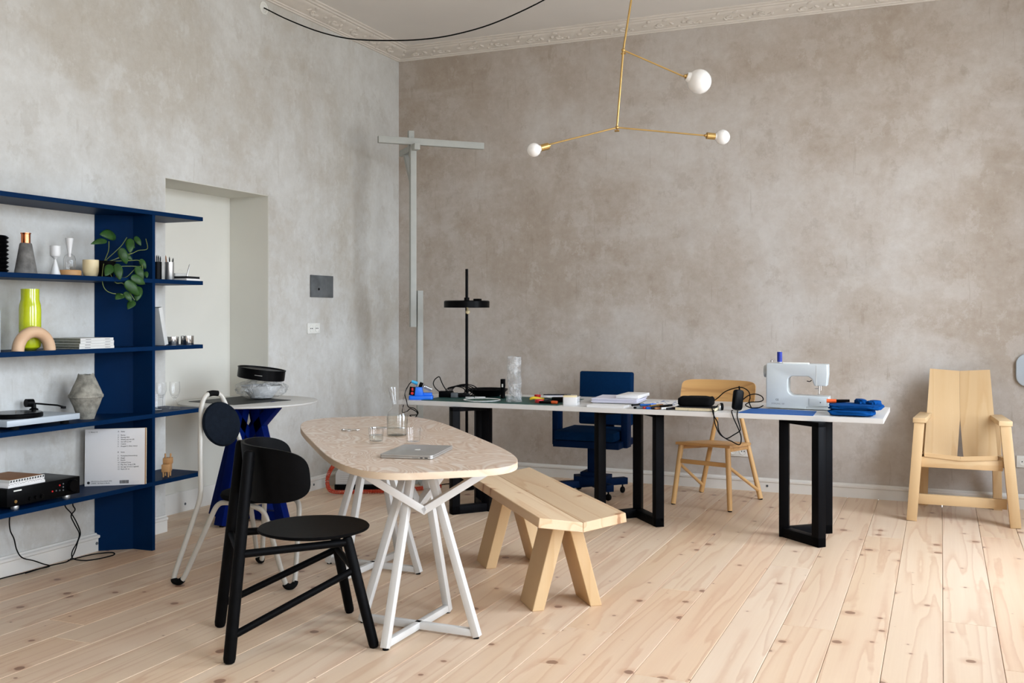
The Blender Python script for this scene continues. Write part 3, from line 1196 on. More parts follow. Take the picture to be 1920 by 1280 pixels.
for v in bm.verts:                                  # the seat drops towards the back
    v.co.z -= 0.045 * max(0.0, (v.co.y + 0.83) / 0.55)
part(t, 'seat', bm, 'oak', world=True)
bm = B()
bar(bm, (2.685, -0.748, 0.305), (3.055, -0.851, 0.305), 0.016, 0.030, bev=0.004)
part(t, 'front_stretcher', bm, 'oak', world=True)
for (a, b) in (((2.682, -0.752, 0.295), (2.738, -0.228, 0.055)), ((3.058, -0.858, 0.295), (3.172, -0.346, 0.060))):
    bm = B()
    rod(bm, a, b, 0.0115, seg=12)
    part(t, 'side_stretcher', bm, 'oak_z', world=True)
for (a, b) in (((2.70, -0.735, 0.402), (2.82, -0.246, 0.362)), ((3.045, -0.835, 0.408), (3.085, -0.322, 0.368))):
    bm = B()
    bar(bm, a, b, 0.018, 0.030, bev=0.004)
    part(t, 'seat_rail', bm, 'oak', world=True)
bm = B()
nu, nv = 26, 8
ctr = Vector((2.885, -0.300, 0.745))
wd = Vector((0.985, -0.17, 0))
nr = Vector((-0.17, -0.985, 0))
G = []
for off in (0.0, 0.011):
    g = []
    for i in range(nu + 1):
        u = math.sin((i / nu * 2 - 1) * PI / 2)
        lim = (1 - abs(u) ** 7) ** (1 / 7)
        row = []
        for j in range(nv + 1):
            v = (j / nv * 2 - 1) * max(lim, 0.25)
            p = ctr + wd * (u * 0.285) + nr * (0.055 * u * u + off) + Vector((0, 0, v * 0.105)) - nr * (0.03 * v)
            row.append(bm.verts.new(p))
        g.append(row)
    G.append(g)
fs = []
A, C = G
for i in range(nu):
    for j in range(nv):
        fs.append(bm.faces.new([A[i][j], A[i + 1][j], A[i + 1][j + 1], A[i][j + 1]]))
        fs.append(bm.faces.new([C[i][j + 1], C[i + 1][j + 1], C[i + 1][j], C[i][j]]))
    fs.append(bm.faces.new([A[i + 1][0], A[i][0], C[i][0], C[i + 1][0]]))
    fs.append(bm.faces.new([A[i][nv], A[i + 1][nv], C[i + 1][nv], C[i][nv]]))
for j in range(nv):
    fs.append(bm.faces.new([A[0][j], A[0][j + 1], C[0][j + 1], C[0][j]]))
    fs.append(bm.faces.new([A[nu][j + 1], A[nu][j], C[nu][j], C[nu][j + 1]]))
bmesh.ops.recalc_face_normals(bm, faces=fs)
part(t, 'backrest', bm, 'oak', world=True, smooth=60)

# ---- pine armchair by the wall (room coordinates)
t = thing('armchair', 'pale pine plank armchair with a slit in its tapered back', 'armchair', (4.50, -0.45, 0))


def board(outline3, th, nrm):
    bm = B()
    n = Vector(nrm).normalized() * th
    a = [bm.verts.new(Vector(p)) for p in outline3]
    b = [bm.verts.new(Vector(p) - n) for p in outline3]
    k = len(a)
    fs = [bm.faces.new(a), bm.faces.new(b[::-1])]
    for i in range(k):
        j = (i + 1) % k
        fs.append(bm.faces.new([a[j], a[i], b[i], b[j]]))
    bmesh.ops.recalc_face_normals(bm, faces=fs)
    return bm


def back_pt(x, z):
    tt = (z - 0.40) / 0.555
    cx = 4.497
    return (x, -0.455 + 0.31 * tt + 0.022 * (1 - abs(x - cx) / 0.2), z)


for s in (-1, 1):
    cx = 4.497
    ol = [(cx + s * 0.0005, 0.626), (cx + s * 0.019, 0.395), (cx + s * 0.222, 0.395), (cx + s * 0.188, 0.957), (cx + s * 0.0005, 0.944)]
    part(t, 'back_board', board([back_pt(*p) for p in ol], 0.024, (0, -1, 0.5)), 'pine', world=True, smooth=0)
for s in (-1, 1):
    cx = 4.494
    ol = [(cx + s * 0.0005, -0.67, 0.424), (cx + s * 0.214, -0.665, 0.440), (cx + s * 0.222, -0.44, 0.405), (cx + s * 0.0005, -0.43, 0.390)]
    part(t, 'seat_board', board(ol, 0.028, (0, 0, 1)), 'pine_x', world=True, smooth=0)
for s, f0, f1 in ((-1, (4.205, -0.69, 0), (4.250, -0.655, 0.632)), (1, (4.808, -0.69, 0), (4.752, -0.655, 0.632))):
    bm = B()
    bar(bm, f0, f1, 0.062, 0.075, up=(0, 1, 0), bev=0.002)
    part(t, 'front_leg', bm, 'pine', world=True)
    bm = B()
    xr = 4.285 if s < 0 else 4.715
    bar(bm, (xr - s * -0.02, -0.085, 0), (xr, -0.300, 0.632), 0.055, 0.065, up=(0, 1, 0), bev=0.002)
    part(t, 'rear_leg', bm, 'pine', world=True)
    bm = B()
    xa = f1[0]
    bar(bm, (xa, -0.700, 0.648), (xr, -0.250, 0.648), 0.078, 0.032, bev=0.003)
    part(t, 'armrest', bm, 'pine_x', world=True)
    bm = B()
    bar(bm, (f0[0] + (f1[0] - f0[0]) * 0.6, -0.64, 0.385), (xr, -0.20, 0.36), 0.028, 0.065, bev=0.002)
    part(t, 'side_rail', bm, 'pine_x', world=True)
bm = B()
bar(bm, (4.262, -0.645, 0.376), (4.738, -0.645, 0.376), 0.030, 0.066, bev=0.002)
part(t, 'front_rail', bm, 'pine_x', world=True)
bm = B()
bar(bm, (4.243, -0.600, 0.127), (4.765, -0.600, 0.127), 0.030, 0.064, bev=0.002)
part(t, 'stretcher', bm, 'pine_x', world=True)
bm = B()
bar(bm, (4.31, -0.235, 0.33), (4.69, -0.235, 0.33), 0.030, 0.066, bev=0.002)
part(t, 'rear_rail', bm, 'pine_x', world=True)

# ---- blue swivel chair behind the desk
t = thing('office_chair', 'blocky dark blue swivel chair on castors behind the desk', 'chair', (2.02, -0.66, 0))
bm = B()
box(bm, (2.05, -0.435, 0.700), (0.41, 0.085, 0.40), rx=-0.06, bev=0.014)
part(t, 'backrest', bm, 'blue_fab', world=True)
bm = B()
box(bm, (2.02, -0.665, 0.455), (0.46, 0.43, 0.068), bev=0.014)
part(t, 'seat', bm, 'blue_fab', world=True)
bm = B()
box(bm, (2.03, -0.665, 0.394), (0.50, 0.40, 0.048), bev=0.004)
part(t, 'seat_frame', bm, 'blue_wood', world=True)
for s in (-1, 1):
    bm = B()
    xa = 2.02 + s * 0.265
    box(bm, (xa, -0.70, 0.525), (0.048, 0.10, 0.31), bev=0.004)
    part(t, 'arm_post', bm, 'blue_wood', world=True)
    bm = B()
    box(bm, (xa, -0.665, 0.692), (0.06, 0.34, 0.035), bev=0.006)
    part(t, 'armrest', bm, 'blue_wood', world=True)
bm = B()
box(bm, (2.05, -0.40, 0.44), (0.10, 0.03, 0.26), bev=0.004)
part(t, 'back_bracket', bm, 'blue_wood', world=True)
bm = B()
box(bm, (2.02, -0.66, 0.262), (0.066, 0.066, 0.236), bev=0.003)
part(t, 'column', bm, 'blue_wood', world=True)
bm = B()
box(bm, (2.02, -0.66, 0.158), (0.15, 0.15, 0.04), bev=0.003)
box(bm, (2.02, -0.66, 0.118), (0.225, 0.225, 0.06), bev=0.003)
part(t, 'hub', bm, 'blue_wood', world=True)
for k in range(4):
    a = PI / 4 + k * PI / 2
    d = Vector((math.cos(a), math.sin(a), 0))
    bm = B()
    p = Vector((2.02, -0.66, 0.092))
    bar(bm, p, p + d * 0.275, 0.060, 0.050, bev=0.003)
    lg = part(t, 'base_leg', bm, 'blue_wood', world=True)
    bm = B()
    q = p + d * 0.245
    lathe(bm, [(0, -0.011), (0.020, -0.011), (0.024, -0.006), (0.024, 0.006), (0.020, 0.011), (0, 0.011)], 18, Matrix.Translation((q.x, q.y, 0.0245)) @ rotm(PI / 2, 0, a + 0.6))
    rod(bm, (q.x, q.y, 0.03), (q.x, q.y, 0.068), 0.006)
    part(t, 'castor', bm, 'black', world=True, deep=lg)

# ---- grey T-shaped coat stand in the corner
t = thing('coat_stand', 'tall pale grey wooden T-shaped stand in the room corner', 'stand', (0.60, -0.742, 0))
w45 = PI / 4
bm = B()
box(bm, (0.605, -0.728, 0.76), (0.045, 0.045, 1.52), rz=w45, bev=0.002)
part(t, 'lower_post', bm, 'grey_wood', world=True)
bm = B()
box(bm, (0.568, -0.772, 1.965), (0.047, 0.045, 1.46), rz=w45, bev=0.002)
part(t, 'upper_post', bm, 'grey_wood', world=True)
bm = B()
bar(bm, (0.372, -0.972, 2.690), (0.985, -0.355, 2.690), 0.042, 0.052, bev=0.002)
part(t, 'cross_bar', bm, 'grey_wood', world=True)
bm = B()
bar(bm, (0.640, -0.830, 2.640), (0.350, -0.560, 2.640), 0.045, 0.048, bev=0.002)
part(t, 'stub_bar', bm, 'grey_wood', world=True)
bm = B()
box(bm, (0.530, -0.735, 2.70), (0.045, 0.040, 0.165), rz=w45, bev=0.002)
part(t, 'peg', bm, 'grey_wood', world=True)
bm = B()
bar(bm, (0.555, -0.745, 2.34), (0.42, -0.62, 2.61), 0.035, 0.035, bev=0.002)
part(t, 'brace', bm, 'grey_wood', world=True)
bm = B()
box(bm, (0.605, -0.728, 0.012), (0.20, 0.045, 0.024), rz=w45, bev=0.002)
box(bm, (0.605, -0.728, 0.012), (0.045, 0.20, 0.024), rz=w45, bev=0.002)
part(t, 'foot', bm, 'grey_wood', world=True)

# ---- black floor lamp
t = thing('floor_lamp', 'slim black floor lamp with a flat round shade behind the desk', 'lamp', (1.052, -0.80, 0))
bm = B()
lathe(bm, [(0, 0), (0.062, 0), (0.064, 0.004), (0.064, 0.085), (0.060, 0.092), (0, 0.092)], 36)
part(t, 'base', bm, 'black')
bm = B()
rod(bm, (0, 0, 0.09), (0, 0, 1.68), 0.011)
part(t, 'pole', bm, 'black')
bm = B()
lathe(bm, [(0.170, 1.385), (0.174, 1.385), (0.174, 1.432), (0.168, 1.438), (0, 1.440), (0, 1.436), (0.166, 1.434), (0.170, 1.428), (0.170, 1.385)], 56)
sh = part(t, 'shade', bm, 'black')
bm = B()
box(bm, (0.10, -0.02, 1.445), (0.05, 0.05, 0.014), bev=0.004)
part(t, 'switch_box', bm, 'black', deep=sh)
bm = B()
lathe(bm, [(0, 1.436), (0.020, 1.436), (0.020, 1.462), (0, 1.462)], 20)
part(t, 'clamp', bm, 'black')
bm = B()
sphere(bm, (0.018, -0.02, 1.352), 0.017, 14, 10)
rod(bm, (0.016, -0.018, 1.36), (0.010, -0.012, 1.39), 0.008)
part(t, 'bulb', bm, 'candle')

# ---- brass pendant
t = thing('pendant_lamp', 'brass mobile pendant lamp with three white globe bulbs', 'lamp', (2.72, -1.83, RZ))
pa, pb = Vector((2.622, -1.874, 2.924)), Vector((2.587, -1.889, 2.458))
ptop = Vector((2.722, -1.832, RZ - 0.02))
for p, q, nm in ((ptop, pa, 'upper_rod'), (pa, pb, 'lower_rod')):
    bm = B()
    rod(bm, p, q, 0.0065, seg=12)
    part(t, nm, bm, 'brass', world=True)
for a, e, c, R, sock in ((pa, (2.950, -1.623, 2.781), (3.019, -1.594, 2.758), 0.0755, 0.02), (pb, (2.213, -2.159, 2.329), (2.172, -2.199, 2.303), 0.0415, 0.055),
                         (pb, (3.082, -1.566, 2.425), (3.150, -1.537, 2.418), 0.0460, 0.058)):
    e, c = Vector(e), Vector(c)
    bm = B()
    rod(bm, a, e, 0.005, seg=10)
    arm = part(t, 'arm', bm, 'brass', world=True)
    d = (c - a).normalized()
    bm = B()
    s0 = c - d * (R * 0.93 + sock)
    rod(bm, s0, s0 + d * sock * 0.9, 0.0205 if sock > 0.03 else 0.017, seg=20)
    rod(bm, s0 - d * 0.012, s0, 0.009, seg=12)
    part(t, 'bulb_socket', bm, 'brass', world=True)
    bm = B()
    sphere(bm, c, R, 32, 20)
    rod(bm, c - d * (R + 0.012), c - d * R * 0.8, R * 0.34, R * 0.5, seg=18)
    part(t, 'globe_bulb', bm, 'opal', world=True)
for p in (pa, pb):
    bm = B()
    sphere(bm, p, 0.012, 14, 10)
    rod(bm, p + Vector((-0.014, 0, -0.02)), p + Vector((0.014, 0, -0.02)), 0.006, seg=10)
    part(t, 'joint', bm, 'brass', world=True)
bm = B()
lathe(bm, [(0, -0.03), (0.05, -0.026), (0.055, -0.004), (0.055, 0), (0, 0)], 28)
part(t, 'ceiling_canopy', bm, 'brass')
cab = [(0.006, -1.906, 3.488), (0.208, -1.906, 3.382), (0.472, -1.905, 3.267), (0.728, -1.904, 3.191), (1.038, -1.904, 3.147), (1.297, -1.903, 3.129),
       (1.53, -1.903, 3.138), (1.793, -1.902, 3.18), (2.119, -1.901, 3.281), (2.40, -1.88, 3.42), (2.62, -1.86, RZ - 0.004)]
bm = B()
tube(bm, crom(cab, 6), 0.0045, 8)
single('hanging_cable', bm, 'rubber', 'thin black cable sagging from the left wall towards the brass pendant', 'cable', (0.006, -1.906, 3.488), world=True)


# ================================================================== things on the shelves
S2, S3, S4, S5 = SHZ[1:]


def lz(name, prof, m, label, cat, loc, seg=32, group=None):
    bm = B()
    lathe(bm, prof, seg)
    return single(name, bm, m, label, cat, loc, group=group)


prof = [(0, 0.0)]
for k in range(9):
    prof += [(0.040, 0.002 + k * 0.020), (0.052, 0.012 + k * 0.020)]
prof += [(0.040, 0.182), (0.030, 0.184), (0.026, 0.178), (0, 0.170)]
lz('ribbed_vase', prof, 'black', 'black zigzag ribbed vase at the left end of the upper shelf', 'vase', (0.17, -4.197, S2))

t = thing('concrete_bottle', 'conical grey concrete bottle with copper neck', 'bottle', (0.17, -4.033, S2))
bm = B()
lathe(bm, [(0, 0), (0.052, 0), (0.054, 0.004), (0.029, 0.150), (0.026, 0.156), (0, 0.156)], 40)
part(t, 'body', bm, 'conc')
bm = B()
lathe(bm, [(0.022, 0.154), (0.022, 0.200), (0.025, 0.203), (0.025, 0.207), (0.020, 0.207), (0.018, 0.18), (0, 0.18)], 32)
part(t, 'neck', bm, 'copper')

lz('ceramic_goblet', [(0, 0), (0.026, 0), (0.027, 0.003), (0.005, 0.083), (0.009, 0.090), (0.022, 0.100), (0.0255, 0.112), (0.0255, 0.153), (0.023, 0.153), (0.022, 0.112), (0, 0.104)],
   'ceramic', 'white hourglass ceramic goblet beside the concrete bottle', 'goblet', (0.17, -3.853, S2))
lz('wooden_coaster', [(0, 0), (0.052, 0), (0.058, 0.006), (0.059, 0.026), (0.055, 0.032), (0, 0.032)], 'toywood',
   'round brown wooden coaster under the small glass carafe', 'coaster', (0.16, -3.752, S2))
t = thing('small_carafe', 'small clear glass carafe with a white funnel neck on the wooden coaster', 'carafe', (0.16, -3.752, S2 + 0.032))
bm = B()
lathe(bm, [(0, 0), (0.029, 0.001), (0.031, 0.006), (0.031, 0.060), (0.025, 0.078), (0.010, 0.088), (0.010, 0.085), (0.023, 0.075), (0.029, 0.058), (0.029, 0.006), (0, 0.004)], 32)
part(t, 'body', bm, 'glass')
bm = B()
lathe(bm, [(0.008, 0.070), (0.009, 0.088), (0.021, 0.168), (0.019, 0.168), (0.008, 0.090), (0.006, 0.070), (0.008, 0.070)], 28)
part(t, 'funnel', bm, 'ceramic')
lz('candle_cup', [(0, 0), (0.028, 0), (0.036, 0.008), (0.041, 0.030), (0.041, 0.092), (0.038, 0.092), (0.037, 0.075), (0, 0.074)], 'candle',
   'cream coloured wax cup next to the trailing plant', 'cup', (0.18, -3.628, S2))

# ---- pothos
t = thing('potted_plant', 'trailing green pothos in a dark pot on the upper shelf', 'plant', (0.18, -3.535, S2))
bm = B()
lathe(bm, [(0, 0), (0.045, 0), (0.060, 0.085), (0.062, 0.090), (0.057, 0.090), (0.054, 0.078), (0, 0.078)], 32)
pot = part(t, 'pot', bm, 'black')
bm = B()
lathe(bm, [(0, 0.082), (0.054, 0.080), (0.054, 0.076), (0, 0.076)], 20)
part(t, 'soil', bm, 'soil', deep=pot)
leaves = [((-3.614, 1.726), (-3.726, 1.703)), ((-3.491, 1.765), (-3.608, 1.764)), ((-3.448, 1.743), (-3.47, 1.667)), ((-3.431, 1.732), (-3.392, 1.701)),
          ((-3.534, 1.684), (-3.508, 1.604)), ((-3.355, 1.764), (-3.341, 1.717)), ((-3.425, 1.662), (-3.392, 1.634)), ((-3.593, 1.592), (-3.655, 1.537)),
          ((-3.572, 1.597), (-3.572, 1.516)), ((-3.425, 1.591), (-3.403, 1.517)), ((-3.358, 1.636), (-3.341, 1.586)), ((-3.472, 1.535), (-3.398, 1.5)),
          ((-3.364, 1.568), (-3.375, 1.535)), ((-3.518, 1.505), (-3.448, 1.433)), ((-3.534, 1.448), (-3.508, 1.399)), ((-3.545, 1.439), (-3.614, 1.414)),
          ((-3.425, 1.479), (-3.459, 1.404)), ((-3.47, 1.404), (-3.529, 1.362))]
rg = random.Random(3)
LX = [0.27, 0.21, 0.28, 0.25, 0.30, 0.23, 0.22, 0.29, 0.31, 0.31, 0.27, 0.32, 0.315, 0.325, 0.33, 0.32, 0.32, 0.325]
for i, (a, b) in enumerate(leaves):
    p0 = Vector((LX[i], a[0], a[1]))
    p1 = Vector((LX[i] + 0.012 + rg.uniform(0, 0.015), b[0], b[1]))
    d = p1 - p0
    L = d.length
    d.normalize()
    view = Vector((0.75, -0.66, 0.12 + rg.uniform(-0.2, 0.35)))
    n = (view - d * view.dot(d)).normalized()
    sd = d.cross(n)
    W = L * (0.40 if L < 0.09 else 0.38)
    if i == 0:
        W = L * 0.2
    bm = B()
    nu, nv = 12, 6
    rows = []
    for iu in range(nu + 1):
        u = (iu / nu) ** 1.4
        wd_ = W * 1.62 * (u ** 0.42) * ((1 - u) ** 0.85)
        row = []
        for iv in range(nv + 1):
            v = iv / nv * 2 - 1
            back = -0.10 * L * abs(v) * max(0, 1 - u * 4)
            p = p0 + d * (u * L + back) + sd * (v * wd_) + n * (0.10 * L * math.sin(PI * u) - 0.22 * wd_ * v * v - 0.05 * L * u * u)
            row.append(bm.verts.new(p))
        rows.append(row)
    for iu in range(nu):
        for iv in range(nv):
            bm.faces.new([rows[iu][iv], rows[iu + 1][iv], rows[iu + 1][iv + 1], rows[iu][iv + 1]])
    bmesh.ops.remove_doubles(bm, verts=bm.verts[:], dist=1e-5)
    o = part(t, 'leaf', bm, 'leaf', world=True, smooth=60)
    so = o.modifiers.new('thickness', 'SOLIDIFY')
    so.thickness = 0.0012
stems = [[(-3.572, 1.629), (-3.582, 1.677), (-3.614, 1.722)], [(-3.561, 1.63), (-3.497, 1.703), (-3.486, 1.753)], [(-3.545, 1.618), (-3.48, 1.654), (-3.448, 1.669)],
         [(-3.54, 1.594), (-3.448, 1.598), (-3.381, 1.599)], [(-3.545, 1.618), (-3.398, 1.667), (-3.358, 1.69), (-3.312, 1.702), (-3.345, 1.755)],
         [(-3.566, 1.617), (-3.629, 1.526), (-3.632, 1.47), (-3.603, 1.446), (-3.545, 1.44)], [(-3.561, 1.609), (-3.55, 1.508), (-3.513, 1.497), (-3.46, 1.41)],
         [(-3.54, 1.62), (-3.50, 1.55), (-3.47, 1.535), (-3.43, 1.58)], [(-3.54, 1.62), (-3.42, 1.63), (-3.36, 1.63), (-3.364, 1.568)]]
for i, st in enumerate(stems):
    pts = [(0.18, -3.535, S2 + 0.085)] + [(0.20 + 0.105 * (k + 1) / len(st) + (0.02 if st[k][1] < 1.53 else -0.01), p[0], p[1]) for k, p in enumerate(st)]
    bm = B()
    tube(bm, crom(pts, 5), 0.0022, 6)
    part(t, 'stem', bm, 'stem', world=True)
bm = B()
box(bm, (0, 0, 0.010), (0.020, 0.040, 0.020), bev=0.003)
single('small_box', bm, 'orange', 'small orange box beneath the trailing plant', 'box', (0.265, -3.515, S2), 0.5)

# ---- pens and notebooks at the right end of the upper shelf
def pen(root, p0, p1, m, r=0.0035):
    bm = B()
    p0, p1 = Vector(p0), Vector(p1)
    d = (p1 - p0).normalized()
    tube(bm, [p0, p0 + d * 0.01, p1 - d * 0.012, p1], [r * 0.5, r, r, r * 0.3], 8)
    return part(root, 'pen', bm, m)


t = thing('pen_holder', 'black cylinder full of pens behind the steel pen cup', 'pen cup', (0.19, -3.145, S2))
bm = B()
lathe(bm, [(0, 0), (0.026, 0), (0.026, 0.105), (0.024, 0.105), (0.024, 0.004), (0, 0.004)], 32)
part(t, 'cup', bm, 'black')
for k, (a, m_) in enumerate(((0.3, 'ink'), (1.9, 'black'), (3.0, 'kraft'), (4.4, 'ink'), (5.4, 'black'))):
    pen(t, (0.012 * math.cos(a), 0.012 * math.sin(a), 0.006), (0.021 * math.cos(a), 0.021 * math.sin(a), 0.138 + 0.006 * (k % 3)), m_)
t = thing('pen_holder', 'brushed steel pen cup beside the upright', 'pen cup', (0.215, -3.072, S2))
bm = B()
lathe(bm, [(0, 0), (0.025, 0), (0.026, 0.002), (0.026, 0.106), (0.024, 0.106), (0.024, 0.004), (0, 0.004)], 36)
part(t, 'cup', bm, 'alu')
for k, (a, m_) in enumerate(((0.8, 'black'), (2.3, 'ink'), (3.6, 'kraft'), (5.0, 'alu'))):
    pen(t, (0.012 * math.cos(a), 0.012 * math.sin(a), 0.006), (0.021 * math.cos(a), 0.021 * math.sin(a), 0.132 + 0.007 * (k % 3)), m_)


def book(name, label, cat, loc, rz, w, d, h, cover, pages='page', group=None, spine=True):
    """bound block: two boards, spine and page block; origin at the base centre, spine on local -y"""
    t = thing(name, label, cat, loc, rz, group)
    c = min(0.002, h * 0.18)
    bm = B()
    box(bm, (0, 0.001, h / 2), (w - 0.004, d - 0.006, h - 2 * c))
    part(t, 'pages', bm, pages)
    bm = B()
    box(bm, (0, 0, h - c / 2), (w, d, c))
    part(t, 'cover', bm, cover)
    bm = B()
    box(bm, (0, 0, c / 2), (w, d, c))
    part(t, 'cover', bm, cover)
    if spine:
        bm = B()
        box(bm, (0, -d / 2 + c / 2, h / 2), (w, c, h - 2 * c))
        part(t, 'spine', bm, cover)
    return t


book('notebook', 'white notebook at the bottom of the small stack on the upper shelf', 'notebook', (0.215, -2.955, S2), 0.05, 0.15, 0.13, 0.012, 'paper', 'paper')
book('notebook', 'black notebook on top of the white one on the upper shelf', 'notebook', (0.217, -2.957, S2 + 0.012), 0.10, 0.145, 0.125, 0.013, 'ink', 'ink')
t = thing('tape_dispenser', 'clear tape roll holder lying on the black notebook', 'tape', (0.205, -2.970, S2 + 0.025), 1.3)
bm = B()
prism(bm, rrect(0.085, 0.022, 0.010), 0, 0.020, bev=0.003)
part(t, 'body', bm, 'table_grey')
bm = B()
tube(bm, [(0.020 * math.cos(a) - 0.0, 0, 0.022 + 0.020 * math.sin(a)) for a in [k * PI / 10 for k in range(11)]], 0.002, 6)
part(t, 'loop', bm, 'glass')
bm = B()
tube(bm, [(0, 0, 0), (0.0, 0.003, 0.004), (0.0, 0.033, 0.088), (0, 0.036, 0.098)], [0.002, 0.004, 0.004, 0.001], 8)
single('pen', bm, 'alu', 'grey pen leaning beside the steel pen cup', 'pen', (0.285, -3.015, S2 + 0.001))

# ---- middle shelf
lz('glass_vase', [(0, 0), (0.026, 0.0), (0.047, 0.014), (0.052, 0.034), (0.052, 0.205), (0.050, 0.228), (0.043, 0.255), (0.043, 0.308), (0.040, 0.308), (0.040, 0.255), (0.047, 0.22), (0.047, 0.03), (0, 0.01)],
   'lime', 'tall lime yellow glass bottle vase', 'vase', (0.165, -4.003, S3), 44)
bm = B()
pts = [(0, 0.094 * math.cos(a), 0.094 * math.sin(a) * 0.99) for a in [PI * k / 28 for k in range(29)]]
tube(bm, pts, 0.0285, 20)
single('wooden_arch', bm, 'beech', 'pale wooden half-ring arch in front of the lime vase', 'ornament', (0.258, -4.060, S3))
bm = B()
box(bm, (0, 0, 0.10), (0.20, 0.03, 0.20), bev=0.002)
single('picture_block', bm, 'palebl', 'pale block at the left edge of the middle shelf', 'block', (0.19, -4.292, S3))
bang = math.atan2(0.234, 0.016) - PI / 2 + 0.0
for k, nm in enumerate(('bottom', 'second from the bottom', 'second from the top', 'top')):
    t = thing('paperback', 'pale grey book, %s of the four stacked on the middle shelf' % nm, 'book', (0.178 + 0.003 * math.sin(k * 2), -3.692 + 0.003 * math.cos(k * 3), S3 + k * 0.0142),
              math.radians(-3 + 1.2 * k), 'books stacked on the middle shelf')
    w, d, h = 0.235, 0.225, 0.0138
    bm = B()
    box(bm, (-0.001, 0, h / 2), (w - 0.005, d - 0.006, h - 0.003))
    part(t, 'pages', bm, 'bookdark')
    for z in (0.0009, h - 0.0009):
        bm = B()
        box(bm, (0, 0, z), (w, d, 0.0016))
        part(t, 'cover', bm, 'book')
    bm = B()
    box(bm, (w / 2 - 0.001, 0, h / 2), (0.002, d, h - 0.0035))
    sp = part(t, 'spine', bm, 'book')
    bm = B()
    for q in (-0.06, 0.07):
        box(bm, (w / 2 + 0.0002, q, h / 2), (0.0006, 0.035, 0.0028))
    part(t, 'spine_print', bm, 'inkgrey', deep=sp)
t = thing('leaning_book', 'grey paperback leaning against the upright on the middle shelf', 'book', (0.155, -3.190, S3))
bm = B()
box(bm, (0, 0.052, 0.112), (0.155, 0.030, 0.222), rx=math.radians(13), bev=0.001)
part(t, 'cover', bm, 'book')
bm = B()
box(bm, (0.001, 0.052, 0.1125), (0.152, 0.025, 0.2225), rx=math.radians(13))
part(t, 'pages', bm, 'bookdark')
for y, h, lb in ((-3.000, 0.048, 'left of the two low steel tins on the middle shelf'), (-2.932, 0.052, 'right of the two low steel tins on the middle shelf')):
    lz('steel_tin', [(0, 0), (0.037, 0), (0.038, 0.003), (0.038, h), (0.035, h), (0.035, 0.004), (0, 0.004)], 'steel', 'polished steel tin, ' + lb, 'tin', (0.170 if y < -2.97 else 0.225, y, S3), 40)

# ---- turntable
t = thing('turntable', 'record player with white plinth on the third shelf down', 'record player', (0.150, -4.012, S4))
bm = B()
box(bm, (0, 0, 0.034), (0.255, 0.440, 0.030), bev=0.002)
part(t, 'plinth', bm, 'palebl')
for sx in (-1, 1):
    for sy in (-1, 1):
        bm = B()
        lathe(bm, [(0, 0), (0.020, 0), (0.022, 0.018), (0, 0.019)], 16, Matrix.Translation((sx * 0.095, sy * 0.15, 0)))
        part(t, 'foot', bm, 'rubber')
bm = B()
lathe(bm, [(0, 0.050), (0.122, 0.050), (0.124, 0.054), (0.124, 0.068), (0.121, 0.070), (0, 0.070)], 56, Matrix.Translation((0, -0.062, 0)))
pl = part(t, 'platter', bm, 'black')
bm = B()
lathe(bm, [(0.118, 0.0705), (0.119, 0.073), (0.042, 0.0735), (0, 0.0735), (0, 0.0705)], 56, Matrix.Translation((0, -0.062, 0)))
part(t, 'record', bm, 'vinyl', deep=pl)
bm = B()
lathe(bm, [(0, 0.0735), (0.003, 0.0735), (0.003, 0.084), (0, 0.085)], 10, Matrix.Translation((0, -0.062, 0)))
part(t, 'spindle', bm, 'steel', deep=pl)
bm = B()
lathe(bm, [(0, 0.049), (0.022, 0.049), (0.022, 0.072), (0.012, 0.078), (0.010, 0.100), (0, 0.100)], 20, Matrix.Translation((-0.075, 0.110, 0)))
part(t, 'arm_base', bm, 'black')
bm = B()
rod(bm, (-0.095, 0.078, 0.104), (-0.088, 0.115, 0.102), 0.021, seg=20)
part(t, 'counterweight', bm, 'black')
bm = B()
tube(bm, [(-0.088, 0.10, 0.102), (-0.060, 0.14, 0.096), (0.03, 0.165, 0.090), (0.085, 0.150, 0.086)], 0.0045, 8)
box(bm, (0.092, 0.146, 0.083), (0.026, 0.016, 0.012), rz=-0.3)
part(t, 'tonearm', bm, 'black')

prof = [(0, 0), (0.040, 0), (0.042, 0.006), (0.083, 0.114), (0.088, 0.118), (0.088, 0.130), (0.083, 0.134), (0.044, 0.226), (0.041, 0.236), (0.037, 0.240), (0.034, 0.225), (0, 0.20)]
bm = B()
fp = [prof[0]]
for (r0_, z0_), (r1_, z1_) in zip(prof, prof[1:]):
    n_ = max(1, int(abs(z1_ - z0_) / 0.008))
    fp += [(r0_ + (r1_ - r0_) * q / n_, z0_ + (z1_ - z0_) * q / n_) for q in range(1, n_ + 1)]
lathe(bm, fp, 48)
for v in bm.verts:
    n_ = noise.noise(Vector(v.co) * 22)
    v.co.x *= 1 + 0.03 * n_
    v.co.y *= 1 + 0.03 * n_
    if v.co.z > 0.23:
        v.co.z += 0.012 * noise.noise(Vector(v.co) * 45)
single('clay_vase', bm, 'clay', 'rough grey double-cone clay vase with a raised rim band', 'vase', (0.165, -3.645, S4))


def tumbler(label, loc, r=0.038, h=0.085, water=0.0, name='drinking_glass', cat='glass', group=None, r0=None):
    r0 = r0 or r * 0.82
    t = thing(name, label, cat, loc, 0, group)
    bm = B()
    lathe(bm, [(0, 0), (r0 * 0.9, 0), (r0, 0.006), (r, h), (r - 0.0015, h), (r0 - 0.002, 0.012), (0, 0.010)], 32)
    part(t, 'bowl', bm, 'glass')
    if water:
        bm = B()
        k = r0 + (r - r0) * water / h - 0.003
        lathe(bm, [(0, 0.0105), (r0 - 0.003, 0.0125), (k, water), (0, water)], 32)
        part(t, 'water', bm, 'water')
    return t


